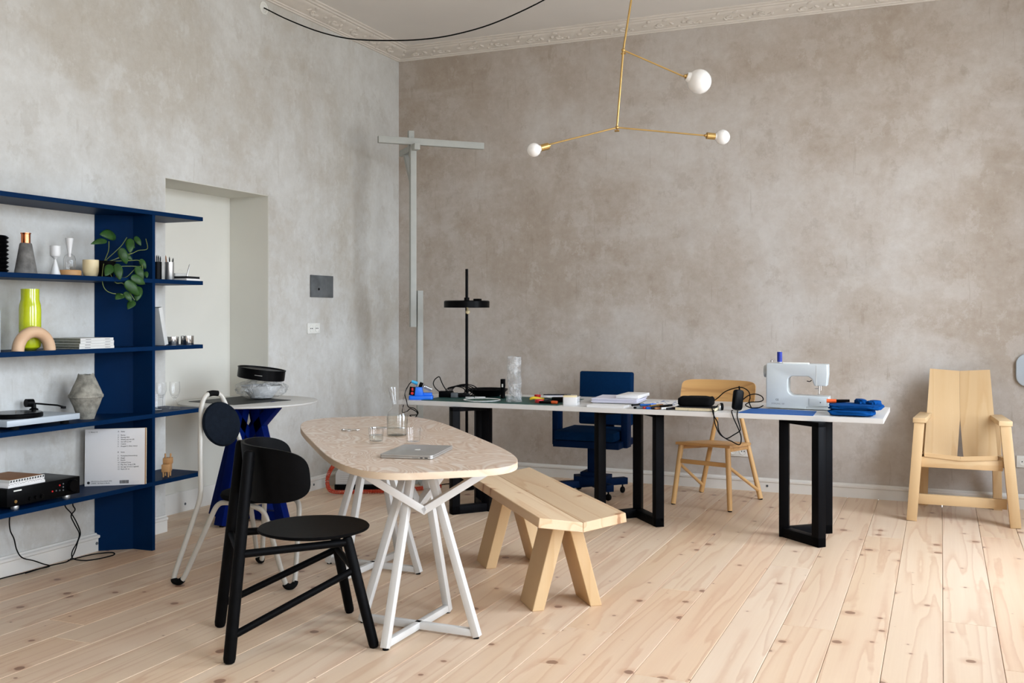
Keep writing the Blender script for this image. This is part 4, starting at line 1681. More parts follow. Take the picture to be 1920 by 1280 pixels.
def wineglass(label, loc, h=0.165, r=0.030, group=None):
    t = thing('wine_glass', label, 'glass', loc, 0, group)
    bm = B()
    lathe(bm, [(0, h * 0.42), (0.012, h * 0.42), (r * 0.8, h * 0.52), (r, h * 0.68), (r * 0.96, h), (r * 0.93, h), (r * 0.96, h * 0.68), (r * 0.74, h * 0.54), (0, h * 0.45)], 32)
    part(t, 'bowl', bm, 'glass')
    bm = B()
    lathe(bm, [(0, 0), (0.030, 0), (0.031, 0.003), (0.008, h * 0.30), (0.005, h * 0.38), (0.011, h * 0.42), (0, h * 0.42)], 28)
    part(t, 'stem', bm, 'glass')
    return t


tumbler('heavy clear tumbler standing beside the upright on the third shelf', (0.225, -3.180, S4), 0.034, 0.098)
wineglass('clear stemmed glass nearer the shelf edge, right of the tumbler', (0.235, -3.050, S4))
wineglass('clear stemmed glass nearer the wall behind the tumbler', (0.105, -3.020, S4), 0.155)

# ---- lowest shelf
t = thing('amplifier', 'black hi-fi amplifier on the lowest shelf', 'amplifier', (0.150, -4.010, S5))
bm = B()
box(bm, (0, 0, 0.062), (0.250, 0.440, 0.088), bev=0.003)
part(t, 'case', bm, 'black')
for sy in (-1, 1):
    for sx in (-1, 1):
        bm = B()
        lathe(bm, [(0, 0), (0.018, 0), (0.020, 0.010), (0.018, 0.019), (0, 0.019)], 18, Matrix.Translation((sx * 0.10, sy * 0.155, 0)))
        part(t, 'foot', bm, 'alu')
X = 0.125
for y, z, r, d, nm, m_ in ((0.165, 0.066, 0.031, 0.022, 'volume_knob', 'black'), (-0.02, 0.042, 0.010, 0.012, 'knob', 'black'), (-0.055, 0.042, 0.010, 0.012, 'knob', 'black'),
                           (-0.09, 0.042, 0.010, 0.012, 'knob', 'black'), (0.09, 0.078, 0.0045, 0.003, 'indicator', 'red'), (0.045, 0.054, 0.0045, 0.003, 'indicator', 'red'),
                           (-0.172, 0.040, 0.008, 0.004, 'jack', 'brass'), (0.068, 0.054, 0.004, 0.003, 'button', 'greymetal'), (0.090, 0.052, 0.004, 0.003, 'button', 'greymetal'),
                           (0.112, 0.082, 0.004, 0.003, 'button', 'greymetal'), (0.112, 0.066, 0.004, 0.003, 'button', 'greymetal'), (0.112, 0.050, 0.004, 0.003, 'button', 'greymetal')):
    bm = B()
    lathe(bm, [(0, d), (r * 0.94, d), (r, d * 0.85), (r, 0), (0, 0)], 20, Matrix.Translation((X - 0.0005, y, z)) @ rotm(0, PI / 2, 0))
    part(t, nm, bm, m_)
bm = B()
box(bm, (X + 0.0005, -0.160, 0.092), (0.001, 0.045, 0.0065))
part(t, 'name_plate', bm, 'socket', label='small white maker mark')
for k, (h, w, d, lb) in enumerate(((0.012, 0.245, 0.215, 'white magazine, lowest of the pile on the amplifier'), (0.012, 0.24, 0.21, 'speckled magazine in the middle of the pile on the amplifier'),
                                   (0.014, 0.24, 0.21, 'patterned book on top of the pile on the amplifier'))):
    t = thing('magazine', lb, 'magazine', (0.140, -4.105, S5 + 0.106 + (0, 0.012, 0.024)[k]), 0.02 * k, 'pile on the amplifier')
    bm = B()
    box(bm, (0, 0, h / 2), (w, d, h), bev=0.0008)
    part(t, 'body', bm, 'paper' if k < 2 else 'book')
    bm = B()
    rg = random.Random(k)
    n_ = 13 if k == 2 else 40
    if k:
        for j in range(n_):
            yy = -d / 2 + d * (j + 0.5) / n_
            zz = h / 2 + (0 if k == 2 else rg.uniform(-0.004, 0.004))
            box(bm, (w / 2 + 0.0002, yy, zz), (0.0008, 0.0085 if k == 2 else 0.003, 0.007 if k == 2 else 0.002), rx=PI / 4 if k == 2 else rg.uniform(0, 3))
        part(t, 'spine_pattern', bm, 'ink')
    if k == 2:
        bm = B()
        box(bm, (0, 0, h + 0.0004), (w - 0.01, d - 0.01, 0.0008))
        part(t, 'cover', bm, 'kraft')

# ---- records leaning on the upright (local x along the sleeve, y out of its face)
def sleeve(label, p0, p1, lean, m, back, h=0.312):
    p0, p1 = Vector((*p0, S5)), Vector((*p1, S5))
    d = (p1 - p0).normalized()
    rz = math.atan2(d.y, d.x)
    t = thing('record_sleeve', label, 'record', p0, rz, 'records on the lowest shelf')
    L = 0.312
    bm = B()
    box(bm, (L / 2, back, h / 2), (L, 0.004, h), bev=0.0008)
    bmesh.ops.transform(bm, matrix=rotm(lean, 0, 0), verts=bm.verts)
    part(t, 'card', bm, m)
    return t


RP0, RP1 = (0.060, -3.556), (0.302, -3.378)
front = sleeve('pale grey record sleeve printed with a track list', RP0, RP1, math.radians(-3), 'sleeve', 0.0)
dv = (Vector(RP1) - Vector(RP0)).normalized()
nv_ = Vector((-dv.y, dv.x))
for k, (off, m_, lb) in enumerate(((0.007, 'kraft', 'brown record sleeve edge directly behind the track-list sleeve'), (0.0125, 'page', 'cream record sleeve rearmost behind the track-list sleeve'))):
    q0 = Vector(RP0) + nv_ * off + dv * (0.004 + 0.004 * k)
    q1 = Vector(RP1) + nv_ * off
    sleeve(lb, tuple(q0), tuple(q1), math.radians(-3), m_, 0.0, 0.312)
bm = B()


def put_text(s, size, x, z, m='ink'):
    b2 = text_mesh(s, size)
    bmesh.ops.transform(b2, matrix=rotm(math.radians(-3), 0, 0) @ Matrix.Translation((x, -0.0024, z)) @ rotm(PI / 2, 0, 0), verts=b2.verts)
    o = mesh_obj('lettering', b2, m, 0)
    o.parent = front
    return o


LH = 0.312
put_text('I.  Neon / II', 0.0095, 0.020, LH - 0.020)
colx, numx = 0.186, 0.170
put_text('A', 0.0105, numx, LH - 0.020)
put_text('Seite', 0.0105, colx, LH - 0.020)
for k, s in enumerate(('Roma', 'Beweg dich', 'Wohnung mit Lift', 'Sie will zu mir', 'Cabrio', 'Doppel C (feat. intro)')):
    put_text(str(k + 1), 0.0098, numx, LH - 0.040 - k * 0.0122)
    put_text(s, 0.0098, colx, LH - 0.040 - k * 0.0122)
put_text('B', 0.0105, numx, LH - 0.134)
put_text('Seite', 0.0105, colx, LH - 0.134)
for k, s in enumerate(('Parkplatz Kannenberg', 'Illegal', 'Rauch', 'Liebend Song', 'Play Boy Yung (CB)', 'Sie sagt (Come Legend)', 'Nach dir ist')):
    put_text(str(k + 7), 0.0098, numx, LH - 0.154 - k * 0.0122)
    put_text(s, 0.0098, colx, LH - 0.154 - k * 0.0122)
put_text('(P)+(C) Live From Earth 2016', 0.0088, 0.034, 0.022)
put_text('LFE003 - 00 Made in Berlin', 0.0088, 0.034, 0.011)
bm = B()
lathe(bm, [(0, 0.0006), (0.0075, 0.0006), (0.0075, 0), (0, 0)], 18, Matrix.Translation((0.020, -0.0022, 0.018)) @ rotm(PI / 2, 0, 0))
bmesh.ops.transform(bm, matrix=rotm(math.radians(-3), 0, 0), verts=bm.verts)
part(front, 'label_emblem', bm, 'ink')
bm = B()
rg = random.Random(11)
xx = 0.182
while xx < 0.228:
    w = rg.choice((0.0009, 0.0016, 0.0024))
    box(bm, (xx, -0.0022, 0.018), (w, 0.0005, 0.018))
    xx += w + rg.choice((0.0008, 0.0014))
bmesh.ops.transform(bm, matrix=rotm(math.radians(-3), 0, 0), verts=bm.verts)
part(front, 'barcode', bm, 'ink')
put_text('________________', 0.0060, 0.236, 0.020, 'inkgrey')
put_text('________________', 0.0060, 0.236, 0.013, 'inkgrey')

# ---- wooden block animal
t = thing('toy_animal', 'small wooden block toy animal on the lowest shelf', 'toy', (0.235, -3.115, S5), math.radians(-60))
bm = B()
box(bm, (0, 0, 0.052), (0.075, 0.045, 0.044), bev=0.002)
part(t, 'body', bm, 'toywood')
bm = B()
box(bm, (-0.030, 0, 0.088), (0.042, 0.050, 0.036), bev=0.002)
hd = part(t, 'head', bm, 'toywood')
for sy in (-1, 1):
    bm = B()
    rod(bm, (-0.030, sy * 0.015, 0.104), (-0.030, sy * 0.015, 0.130), 0.005, seg=10)
    part(t, 'ear', bm, 'toywood', deep=hd)
    for sx in (-1, 1):
        bm = B()
        rod(bm, (sx * 0.026, sy * 0.014, 0.0), (sx * 0.026, sy * 0.014, 0.032), 0.0045, 0.006, seg=10)
        part(t, 'leg', bm, 'toywood')

# ---- leads below the shelf
for pts, lb in (([(0.09, -4.035, S5 - 0.026), (0.06, -4.035, 0.306), (0.06, -4.032, 0.243), (0.06, -4.009, 0.193), (0.06, -3.993, 0.135), (0.06, -3.961, 0.088), (0.06, -3.89, 0.056), (0.06, -3.834, 0.027), (0.065, -3.793, 0.006),
                  (0.058, -3.866, 0.006), (0.057, -3.963, 0.006), (0.045, -4.074, 0.006), (0.045, -4.40, 0.006)], 'thin black lead hanging at the left below the amplifier'),
                ([(0.10, -3.720, S5 - 0.026), (0.08, -3.706, 0.308), (0.08, -3.667, 0.263), (0.08, -3.631, 0.208), (0.08, -3.604, 0.145), (0.08, -3.619, 0.105), (0.08, -3.649, 0.039), (0.09, -3.70, 0.012), (0.075, -3.80, 0.011), (0.07, -3.95, 0.006)],
                 'thin black lead twisted with another below the right of the amplifier'),
                ([(0.10, -3.650, S5 - 0.026), (0.08, -3.655, 0.309), (0.09, -3.649, 0.279), (0.08, -3.667, 0.249), (0.075, -3.637, 0.195), (0.088, -3.619, 0.143), (0.078, -3.625, 0.096), (0.088, -3.667, 0.057), (0.085, -3.661, 0.020),
                  (0.105, -3.63, 0.004), (0.149, -3.611, 0.004), (0.177, -3.546, 0.004), (0.181, -3.467, 0.004), (0.14, -3.43, 0.004), (0.10, -3.45, 0.004), (0.06, -3.52, 0.004), (0.05, -3.66, 0.004)],
                 'thin black lead ending in a loop on the floor beside the upright')):
    bm = B()
    tube(bm, crom(pts, 6), 0.0032, 7)
    single('audio_lead', bm, 'rubber', lb, 'cable', pts[0], world=True)


# ================================================================== things on the plywood table
TT = TTOP
t = thing('laptop', 'closed silver laptop on the near end of the plywood table', 'laptop', (2.335, -3.918, TT), math.atan2(-4.067 + 4.112, 2.498 - 2.280))
LW, LD = 0.225, 0.315
ca = Vector((2.280, -4.112)); cb = Vector((2.498, -4.067)); cc = Vector((2.393, -3.727)); cd = Vector((2.168, -3.766))
bm = B()
prism(bm, rrect(LW, 0.325, 0.012), 0.0015, 0.0100, bev=0.001)
part(t, 'base', bm, 'alu')
bm = B()
prism(bm, rrect(LW, 0.325, 0.012), 0.0105, 0.0165, bev=0.0015)
lid = part(t, 'lid', bm, 'alu')
bm = B()
prism(bm, [(0.012 * math.cos(a) * (1 + 0.10 * math.cos(2 * a)), 0.0135 * math.sin(a) * (1 - 0.08 * math.cos(4 * a))) for a in [2 * PI * k / 24 for k in range(24)] if not (-0.45 < a < 0.45 or a > 5.8)], 0.0163, 0.0169)
part(t, 'lid_emblem', bm, 'socket', deep=lid)
bm = B()
prism(bm, [(0.000, 0.0165), (0.004, 0.0215), (0.005, 0.0175)], 0.0163, 0.0169)
part(t, 'lid_emblem_leaf', bm, 'socket', deep=lid)
for x, w in ((0.040, 0.026), (0.066, 0.012), (0.086, 0.014)):
    bm = B()
    box(bm, (x, -0.1622, 0.0058), (w, 0.001, 0.0035 if w < 0.02 else 0.0015))
    part(t, 'port', bm, 'black')
bm = B()
for sx in (-1, 1):
    for sy in (-1, 1):
        lathe(bm, [(0, 0), (0.007, 0), (0.007, 0.002), (0, 0.002)], 10, Matrix.Translation((sx * 0.09, sy * 0.13, 0)))
part(t, 'feet', bm, 'rubber')

t = thing('water_carafe', 'large glass carafe half filled with water on the plywood table', 'carafe', (1.945, -3.412, TT))
bm = B()
lathe(bm, [(0, 0), (0.048, 0), (0.051, 0.005), (0.051, 0.100), (0.046, 0.118), (0.030, 0.136), (0.024, 0.148), (0.026, 0.160), (0.046, 0.236), (0.0445, 0.236), (0.0245, 0.160),
           (0.0225, 0.148), (0.029, 0.133), (0.044, 0.116), (0.049, 0.099), (0.049, 0.006), (0, 0.004)], 44)
part(t, 'bottle', bm, 'glass')
bm = B()
lathe(bm, [(0, 0.0045), (0.0485, 0.0065), (0.0485, 0.098), (0.0465, 0.106), (0, 0.106)], 44)
part(t, 'water', bm, 'water')
tumbler('left of two clear water tumblers in front of the carafe', (2.000, -3.700, TT), 0.036, 0.072, 0.040, r0=0.031)
tumbler('right of two clear water tumblers in front of the carafe', (2.160, -3.640, TT), 0.036, 0.072, 0.0, r0=0.031)
t = thing('bottle_opener', 'steel bottle opener lying left on the plywood table', 'opener', (1.600, -3.330, TT + 0.004), 0.5)
bm = B()
tube(bm, crom([(0.022 * math.cos(a), 0.016 * math.sin(a), 0.0) for a in [2 * PI * k / 12 for k in range(12)]], 3, True), 0.004, 8, True)
part(t, 'ring', bm, 'steel')
bm = B()
box(bm, (0.045, 0, 0.0), (0.045, 0.014, 0.006), bev=0.002)
part(t, 'handle', bm, 'steel')
t = thing('serving_ring', 'flat steel ring handle lying beside the carafe', 'ring', (1.705, -3.180, TT + 0.004), 0.4)
bm = B()
tube(bm, crom([(0.040 * math.cos(a), 0.022 * math.sin(a), 0.0) for a in [2 * PI * k / 12 for k in range(12)]], 3, True), 0.004, 8, True)
part(t, 'loop', bm, 'steel')
bm = B()
box(bm, (0.085, 0, 0.0), (0.095, 0.016, 0.006), bev=0.002)
part(t, 'handle', bm, 'steel')

# ================================================================== things on the round grey table
bm = B()
prism(bm, [(-0.070, -2.585), (0.350, -2.655), (0.470, -2.235), (-0.020, -2.110)], 0.770, 0.773)
single('dark_sheet', bm, 'sheet', 'dark grey square sheet lying on the round grey table', 'sheet', (0.20, -2.40, 0.770), world=True, smooth=0)
t = thing('wrapped_bowl', 'bowl in crumpled bubble wrap on the round grey table', 'parcel', (0.235, -2.235, 0.773))
bm = B()
bmesh.ops.create_uvsphere(bm, u_segments=64, v_segments=32, radius=1.0)
for v in bm.verts:
    p = v.co.copy()
    k = 1 + 0.10 * noise.noise(p * 2.6) + 0.06 * noise.noise(p * 6.0 + Vector((3, 1, 2))) + 0.02 * noise.noise(p * 17)
    v.co = Vector((p.x * 0.172 * k, p.y * 0.172 * k, max(0.0, 0.066 + p.z * 0.066 * k)))
part(t, 'film', bm, 'wrap', smooth=80)
bm = B()
lathe(bm, [(0, 0.008), (0.07, 0.008), (0.135, 0.090), (0.130, 0.090), (0.066, 0.014), (0, 0.014)], 40)
part(t, 'bowl', bm, 'ceramic')
t = thing('drum_lid', 'flat black round box tilted on top of the bubble-wrapped bowl', 'box', (0.235, -2.235, 0.940), 0)
tilt = Matrix.Rotation(math.radians(23), 4, 'Z') @ Matrix.Rotation(math.radians(7), 4, 'Y')
bm = B()
lathe(bm, [(0, -0.034), (0.150, -0.034), (0.154, -0.030), (0.154, 0.030), (0.157, 0.030), (0.157, 0.036), (0.150, 0.036), (0.148, 0.028), (0, 0.026)], 56, tilt)
part(t, 'body', bm, 'black')
bm = B()
box(bm, (0.02, -0.1545, -0.002), (0.05, 0.003, 0.004), bev=0.001)
bmesh.ops.transform(bm, matrix=tilt, verts=bm.verts)
part(t, 'clasp', bm, 'alu')

# ================================================================== things on the floor by the corner
t = thing('floor_device', 'white ribbed device with black base on the floor in the corner', 'device', (0.30, -1.08, 0), math.radians(23))
bm = B()
prism(bm, rrect(0.40, 0.24, 0.03), 0.0, 0.045, bev=0.006)
part(t, 'base', bm, 'black')
bm = B()
prism(bm, [(-0.19, 0.045), (0.19, 0.045), (0.19, 0.060), (0.05, 0.085), (-0.02, 0.165), (-0.16, 0.175), (-0.19, 0.13)], -0.11, 0.11, m=rotm(PI / 2, 0, 0), bev=0.008)
part(t, 'cover', bm, 'white_metal')
bm = B()
for k in range(6):
    bar(bm, (-0.155 + 0.0 * k, -0.111, 0.070 + k * 0.016), (-0.03, -0.111, 0.066 + k * 0.016), 0.002, 0.004)
part(t, 'ribs', bm, 'tube')
path = crom([(0.28, -1.20, 0.235), (0.26, -1.31, 0.245), (0.25, -1.40, 0.215), (0.245, -1.455, 0.165), (0.24, -1.470, 0.10), (0.25, -1.440, 0.035), (0.31, -1.37, 0.017), (0.40, -1.31, 0.017), (0.50, -1.26, 0.017),
              (0.62, -1.17, 0.017), (0.72, -1.05, 0.017), (0.80, -0.94, 0.017), (0.86, -0.85, 0.017)], 40)
bm = B()
pts = []
acc = 0.0
for i, p in enumerate(path):
    if i:
        acc += (p - path[i - 1]).length
    d = (path[min(i + 1, len(path) - 1)] - path[max(i - 1, 0)]).normalized()
    s_ = d.cross(Vector((0, 0, 1)))
    s_ = s_.normalized() if s_.length > 1e-3 else Vector((1, 0, 0))
    u_ = s_.cross(d)
    ang = acc / 0.013 * 2 * PI
    pts.append((p, d, s_, u_, acc))
# resample evenly so that every turn of the coil has enough points
fine, tot = [], pts[-1][4]
j = 0
N = int(tot / 0.012 * 10)
for i in range(N + 1):
    a = tot * i / N
    while j < len(pts) - 2 and pts[j + 1][4] < a:
        j += 1
    p, d, s_, u_, a0 = pts[j]
    q = p + d * (a - a0)
    th = a / 0.012 * 2 * PI
    fine.append(q + (s_ * math.cos(th) + u_ * math.sin(th)) * 0.0125)
tube(bm, fine, 0.0038, 6)
single('coiled_cable', bm, 'cable_red', 'orange red coiled cable around the white device on the floor', 'cable', (0.14, -1.37, 0.0), world=True)
bm = B()
tube(bm, crom([(0.99, -0.80, 0.006), (0.93, -0.72, 0.005), (0.85, -0.66, 0.005), (0.80, -0.75, 0.005), (0.86, -0.95, 0.005), (0.84, -1.10, 0.005), (0.90, -1.25, 0.005), (0.97, -1.40, 0.005)], 8), 0.004, 7)
single('lamp_lead', bm, 'rubber', 'black lead curling on the floor beside the floor lamp base', 'cable', (0.93, -0.72, 0.0), world=True)
bm = B()
rod(bm, (0.972, -1.408, 0.014), (1.010, -1.475, 0.014), 0.008, 0.014, 14)
rod(bm, (1.010, -1.475, 0.014), (1.020, -1.492, 0.014), 0.003, seg=8)
single('lamp_plug', bm, 'black', 'black mains plug lying on the floor under the plywood table', 'plug', (0.99, -1.44, 0.0), world=True)

# ================================================================== things on the desk
t = thing('soldering_station', 'bright blue soldering station with iron at the left end of the desk', 'soldering iron', (1.070, -1.560, DZ), 0.42)
bm = B()
prism(bm, rrect(0.165, 0.10, 0.012), 0, 0.026, bev=0.004)
part(t, 'base', bm, 'dblue')
bm = B()
prism(bm, rrect(0.062, 0.060, 0.008), 0.026, 0.046, m=Matrix.Translation((0.045, 0, 0)), bev=0.003)
part(t, 'sponge_tray', bm, 'dblue')
bm = B()
prism(bm, [(-0.075, 0.026), (0.020, 0.026), (0.006, 0.085), (-0.060, 0.085)], -0.035, 0.035, m=rotm(PI / 2, 0, 0), bev=0.004)
part(t, 'housing', bm, 'dblue')
bm = B()
box(bm, (-0.058, -0.0375, 0.060), (0.040, 0.006, 0.058), ry=0.12, bev=0.001)
pn = part(t, 'switch_panel', bm, 'black')
bm = B()
lathe(bm, [(0, 0.004), (0.009, 0.004), (0.010, 0), (0, 0)], 16, Matrix.Translation((-0.058, -0.0405, 0.045)) @ rotm(PI / 2, 0, 0))
box(bm, (-0.056, -0.0415, 0.072), (0.012, 0.003, 0.020))
part(t, 'switch', bm, 'red', deep=pn)
bm = B()
rod(bm, (-0.012, 0, 0.104), (0.010, 0, 0.095), 0.018, seg=20)
part(t, 'holder_ring', bm, 'black')
bm = B()
rod(bm, (-0.065, 0, 0.124), (-0.025, 0, 0.109), 0.0105, 0.012, 14)
part(t, 'iron_grip', bm, 'cyan')
bm = B()
pts = []
for k in range(90):
    a = k / 90
    c = Vector((0.012 + 0.058 * a, 0, 0.094 - 0.030 * a))
    th = a * 2 * PI * 9
    pts.append(c + Vector((0.4 * math.cos(th), 0, 0.9 * math.cos(th))).normalized() * 0 + Vector((0.46 * math.cos(th) * 0.013, math.sin(th) * 0.013, 0.89 * math.cos(th) * 0.013)))
tube(bm, pts, 0.0018, 6)
part(t, 'spring_rest', bm, 'steel')
bm = B()
tube(bm, crom([(1.010, -1.590, 0.865), (0.995, -1.60, 0.845), (0.998, -1.66, 0.790), (1.030, -1.694, 0.745), (1.045, -1.695, 0.704), (1.087, -1.69, 0.694), (1.116, -1.69, 0.670), (1.108, -1.69, 0.651), (1.054, -1.69, 0.645), (1.090, -1.69, 0.630), (1.112, -1.69, 0.665),
               (1.06, -1.692, 0.690), (1.033, -1.69, 0.672), (0.995, -1.69, 0.664), (1.004, -1.69, 0.715)], 8), 0.0032, 7)
single('soldering_lead', bm, 'rubber', 'black soldering lead looped over the left desk edge', 'cable', (1.0, -1.69, 0.64), world=True)

bm = B()
prism(bm, [(1.115, -1.640), (2.110, -1.640), (2.110, -1.120), (1.115, -1.120)], DZ, DZ + 0.003)
single('cutting_mat', bm, 'green_mat', 'dark green cutting mat under the tools on the desk', 'mat', (1.6, -1.38, DZ), world=True, smooth=0)
MZ = DZ + 0.003
t = thing('power_adapter', 'heap of black adapters and cable behind the blue soldering station', 'adapter', (1.185, -1.36, MZ), 0.3)
bm = B()
box(bm, (-0.02, 0, 0.022), (0.10, 0.055, 0.044), bev=0.006)
part(t, 'brick', bm, 'black')
bm = B()
box(bm, (0.045, -0.035, 0.018), (0.05, 0.04, 0.036), bev=0.006)
part(t, 'plug', bm, 'greymetal')
bm = B()
box(bm, (0.10, 0.01, 0.015), (0.08, 0.05, 0.030), rz=0.4, bev=0.006)
part(t, 'brick', bm, 'black')
rg = random.Random(5)
for k in range(5):
    bm = B()
    cx, r = 0.05 + 0.016 * k, 0.052 + 0.005 * k
    pts = [(cx + r * 1.3 * math.cos(a), 0.012 * math.sin(2 * a + k) + 0.012 * (k - 2), max(0.006, 0.045 + r * 0.62 * math.sin(a))) for a in [2 * PI * j / 14 for j in range(14)]]
    tube(bm, crom(pts, 3, True), 0.0035, 6, True)
    part(t, 'cable_loop', bm, 'rubber')
bm = B()
tube(bm, crom([(1.140, -1.385, 0.775), (1.120, -1.40, 0.794), (1.094, -1.4, 0.816), (1.081, -1.4, 0.844), (1.094, -1.4, 0.874), (1.127, -1.4, 0.893), (1.141, -1.4, 0.869), (1.159, -1.4, 0.834), (1.185, -1.39, 0.79)], 6), 0.0035, 7)
part(t, 'cable_loop', bm, 'rubber', world=True)

t = thing('shallow_bowl', 'wide shallow black bowl on the desk', 'bowl', (1.395, -1.165, MZ))
bm = B()
lathe(bm, [(0, 0), (0.085, 0), (0.090, 0.004), (0.140, 0.040), (0.146, 0.052), (0.142, 0.053), (0.134, 0.043), (0.086, 0.010), (0, 0.009)], 56)
part(t, 'dish', bm, 'black')
t = thing('glass_plate', 'round green tinted plate with pale rim near the desk edge', 'plate', (1.515, -1.515, MZ))
bm = B()
lathe(bm, [(0, 0.002), (0.115, 0.003), (0.115, 0.0045), (0, 0.004)], 56)
part(t, 'disc', bm, 'green_tint')
bm = B()
lathe(bm, [(0.113, 0.0), (0.124, 0.001), (0.128, 0.006), (0.125, 0.008), (0.113, 0.005), (0.113, 0.0)], 56)
part(t, 'rim', bm, 'ceramic')
for k, (x, y, L, a, lb) in enumerate(((1.36, -1.385, 0.06, 0.1, 'shorter white stick lying in front of the black bowl'), (1.42, -1.345, 0.075, 0.25, 'longer white stick lying in front of the black bowl'))):
    bm = B()
    box(bm, (0, 0, 0.005), (L, 0.014, 0.010), bev=0.002)
    single('wax_stick', bm, 'ceramic', lb, 'stick', (x, y, MZ), a)
t = thing('torch', 'upright black cylinder torch beside the bubble-wrapped tube', 'torch', (1.575, -1.300, MZ))
bm = B()
lathe(bm, [(0, 0), (0.0165, 0), (0.0165, 0.082), (0.0175, 0.084), (0.0175, 0.132), (0.015, 0.135), (0, 0.133)], 28)
part(t, 'barrel', bm, 'black')
bm = B()
box(bm, (0.004, -0.0175, 0.090), (0.011, 0.001, 0.022))
part(t, 'sticker', bm, 'socket')
t = thing('wrapped_tube', 'tall glass tube in bubble wrap standing on the desk', 'parcel', (1.745, -1.500, MZ))
bm = B()
prof = [(0, 0.001), (0.055, 0.001)] + [(0.052 - 0.006 * (k > 6), 0.012 + 0.286 * k / 40) for k in range(41)] + [(0.043, 0.302)]
lathe(bm, prof, 40)
for v in bm.verts:
    p = v.co.copy()
    rr = math.hypot(p.x, p.y)
    if rr > 1e-4:
        a = math.atan2(p.y, p.x)
        k = 1 + 0.05 * math.sin(5 * a + 2 * noise.noise(p * 9)) + 0.09 * noise.noise(Vector((p.x * 30, p.y * 30, p.z * 16)))
        v.co.x *= k
        v.co.y *= k
        if p.z > 0.28:
            v.co.z += 0.012 * noise.noise(Vector((math.cos(a) * 2, math.sin(a) * 2, 5)))
part(t, 'film', bm, 'wrap', smooth=80)
bm = B()
lathe(bm, [(0, 0.006), (0.030, 0.006), (0.032, 0.05), (0.030, 0.285), (0.028, 0.285), (0.028, 0.01), (0, 0.01)], 28)
part(t, 'tube', bm, 'glass')

t = thing('tape_roll', 'red tape roll lying on the green mat', 'tape', (1.935, -1.520, MZ))
bm = B()
lathe(bm, [(0.014, 0), (0.028, 0), (0.029, 0.002), (0.029, 0.020), (0.028, 0.022), (0.014, 0.022), (0.014, 0)], 32)
part(t, 'reel', bm, 'red')
t = thing('pliers', 'yellow-handled cutters lying behind the red tape roll', 'pliers', (1.915, -1.41, MZ), 0.35)
for s in (-1, 1):
    bm = B()
    tube(bm, crom([(0.015, 0, 0.014), (-0.02, s * 0.014, 0.018), (-0.06, s * 0.020, 0.022), (-0.085, s * 0.014, 0.014)], 5), [0.006] + [0.0085] * 14 + [0.006], 10)
    part(t, 'handle', bm, 'yellow')
bm = B()
tube(bm, [(0.01, 0, 0.013), (0.03, 0, 0.013), (0.062, 0, 0.011)], [0.010, 0.011, 0.004], 10)
part(t, 'jaw', bm, 'greymetal')
t = thing('small_pot', 'little red pot at the back of the green mat', 'pot', (1.835, -1.30, MZ))
bm = B()
lathe(bm, [(0, 0), (0.020, 0), (0.022, 0.003), (0.022, 0.034), (0.019, 0.034), (0.019, 0.006), (0, 0.006)], 24)
part(t, 'cup', bm, 'red')
bm = B()
rod(bm, (0.004, 0, 0.008), (0.016, 0.004, 0.056), 0.002, seg=8)
part(t, 'stirrer', bm, 'steel')
t = thing('utility_knife', 'black and orange utility knife at the front of the green mat', 'knife', (2.010, -1.555, MZ), 0.10)
bm = B()
box(bm, (0, 0, 0.008), (0.115, 0.022, 0.016), bev=0.004)
part(t, 'handle', bm, 'black')
bm = B()
box(bm, (0.045, 0, 0.010), (0.045, 0.025, 0.019), bev=0.006)
part(t, 'slider', bm, 'orange')
bm = B()
box(bm, (-0.075, 0, 0.007), (0.040, 0.012, 0.001))
part(t, 'blade', bm, 'steel')
bm = B()
box(bm, (0, 0, 0.017), (0.125, 0.17, 0.034), bev=0.004)
single('black_case', bm, 'black', 'flat black case under loose papers left of the note stack', 'case', (2.05, -1.37, MZ), 0.15)
for k, (x, y, a, z, lb, m_) in enumerate(((2.03, -1.36, 0.45, 0.0345, 'lower loose white sheet on the black case', 'paper'), (2.02, -1.35, 0.25, 0.037, 'upper loose pale sheet on the black case', 'lilac'))):
    bm = B()
    box(bm, (0, 0, 0.001), (0.21, 0.12, 0.002))
    single('loose_sheet', bm, m_, lb, 'paper', (x, y, MZ + z), a)
for k, (a, m_, lb) in enumerate(((0.42, 'ink', 'black pencil lying on the loose sheets'), (0.30, 'greymetal', 'grey scriber lying on the loose sheets'))):
    bm = B()
    rod(bm, (-0.08, 0, 0.004), (0.08, 0, 0.004), 0.004, seg=8)
    single('pencil', bm, m_, lb, 'pencil', (1.99 + 0.02 * k, -1.365 + 0.02 * k, MZ + 0.0392), a)
t = thing('note_stack', 'clear block of note paper with a yellow top', 'notes', (2.175, -1.555, DZ), 0.1)
bm = B()
box(bm, (0, 0, 0.026), (0.088, 0.088, 0.052), bev=0.001)
part(t, 'white_notes', bm, 'paper')
bm = B()
box(bm, (-0.012, 0.01, 0.056), (0.085, 0.085, 0.008), rz=0.15, bev=0.001)
part(t, 'yellow_notes', bm, 'candle')
bm = B()
for s in (-1, 1):
    box(bm, (s * 0.048, 0, 0.028), (0.003, 0.098, 0.056))
box(bm, (0, 0.048, 0.028), (0.098, 0.003, 0.056))
part(t, 'clear_tray', bm, 'glass')

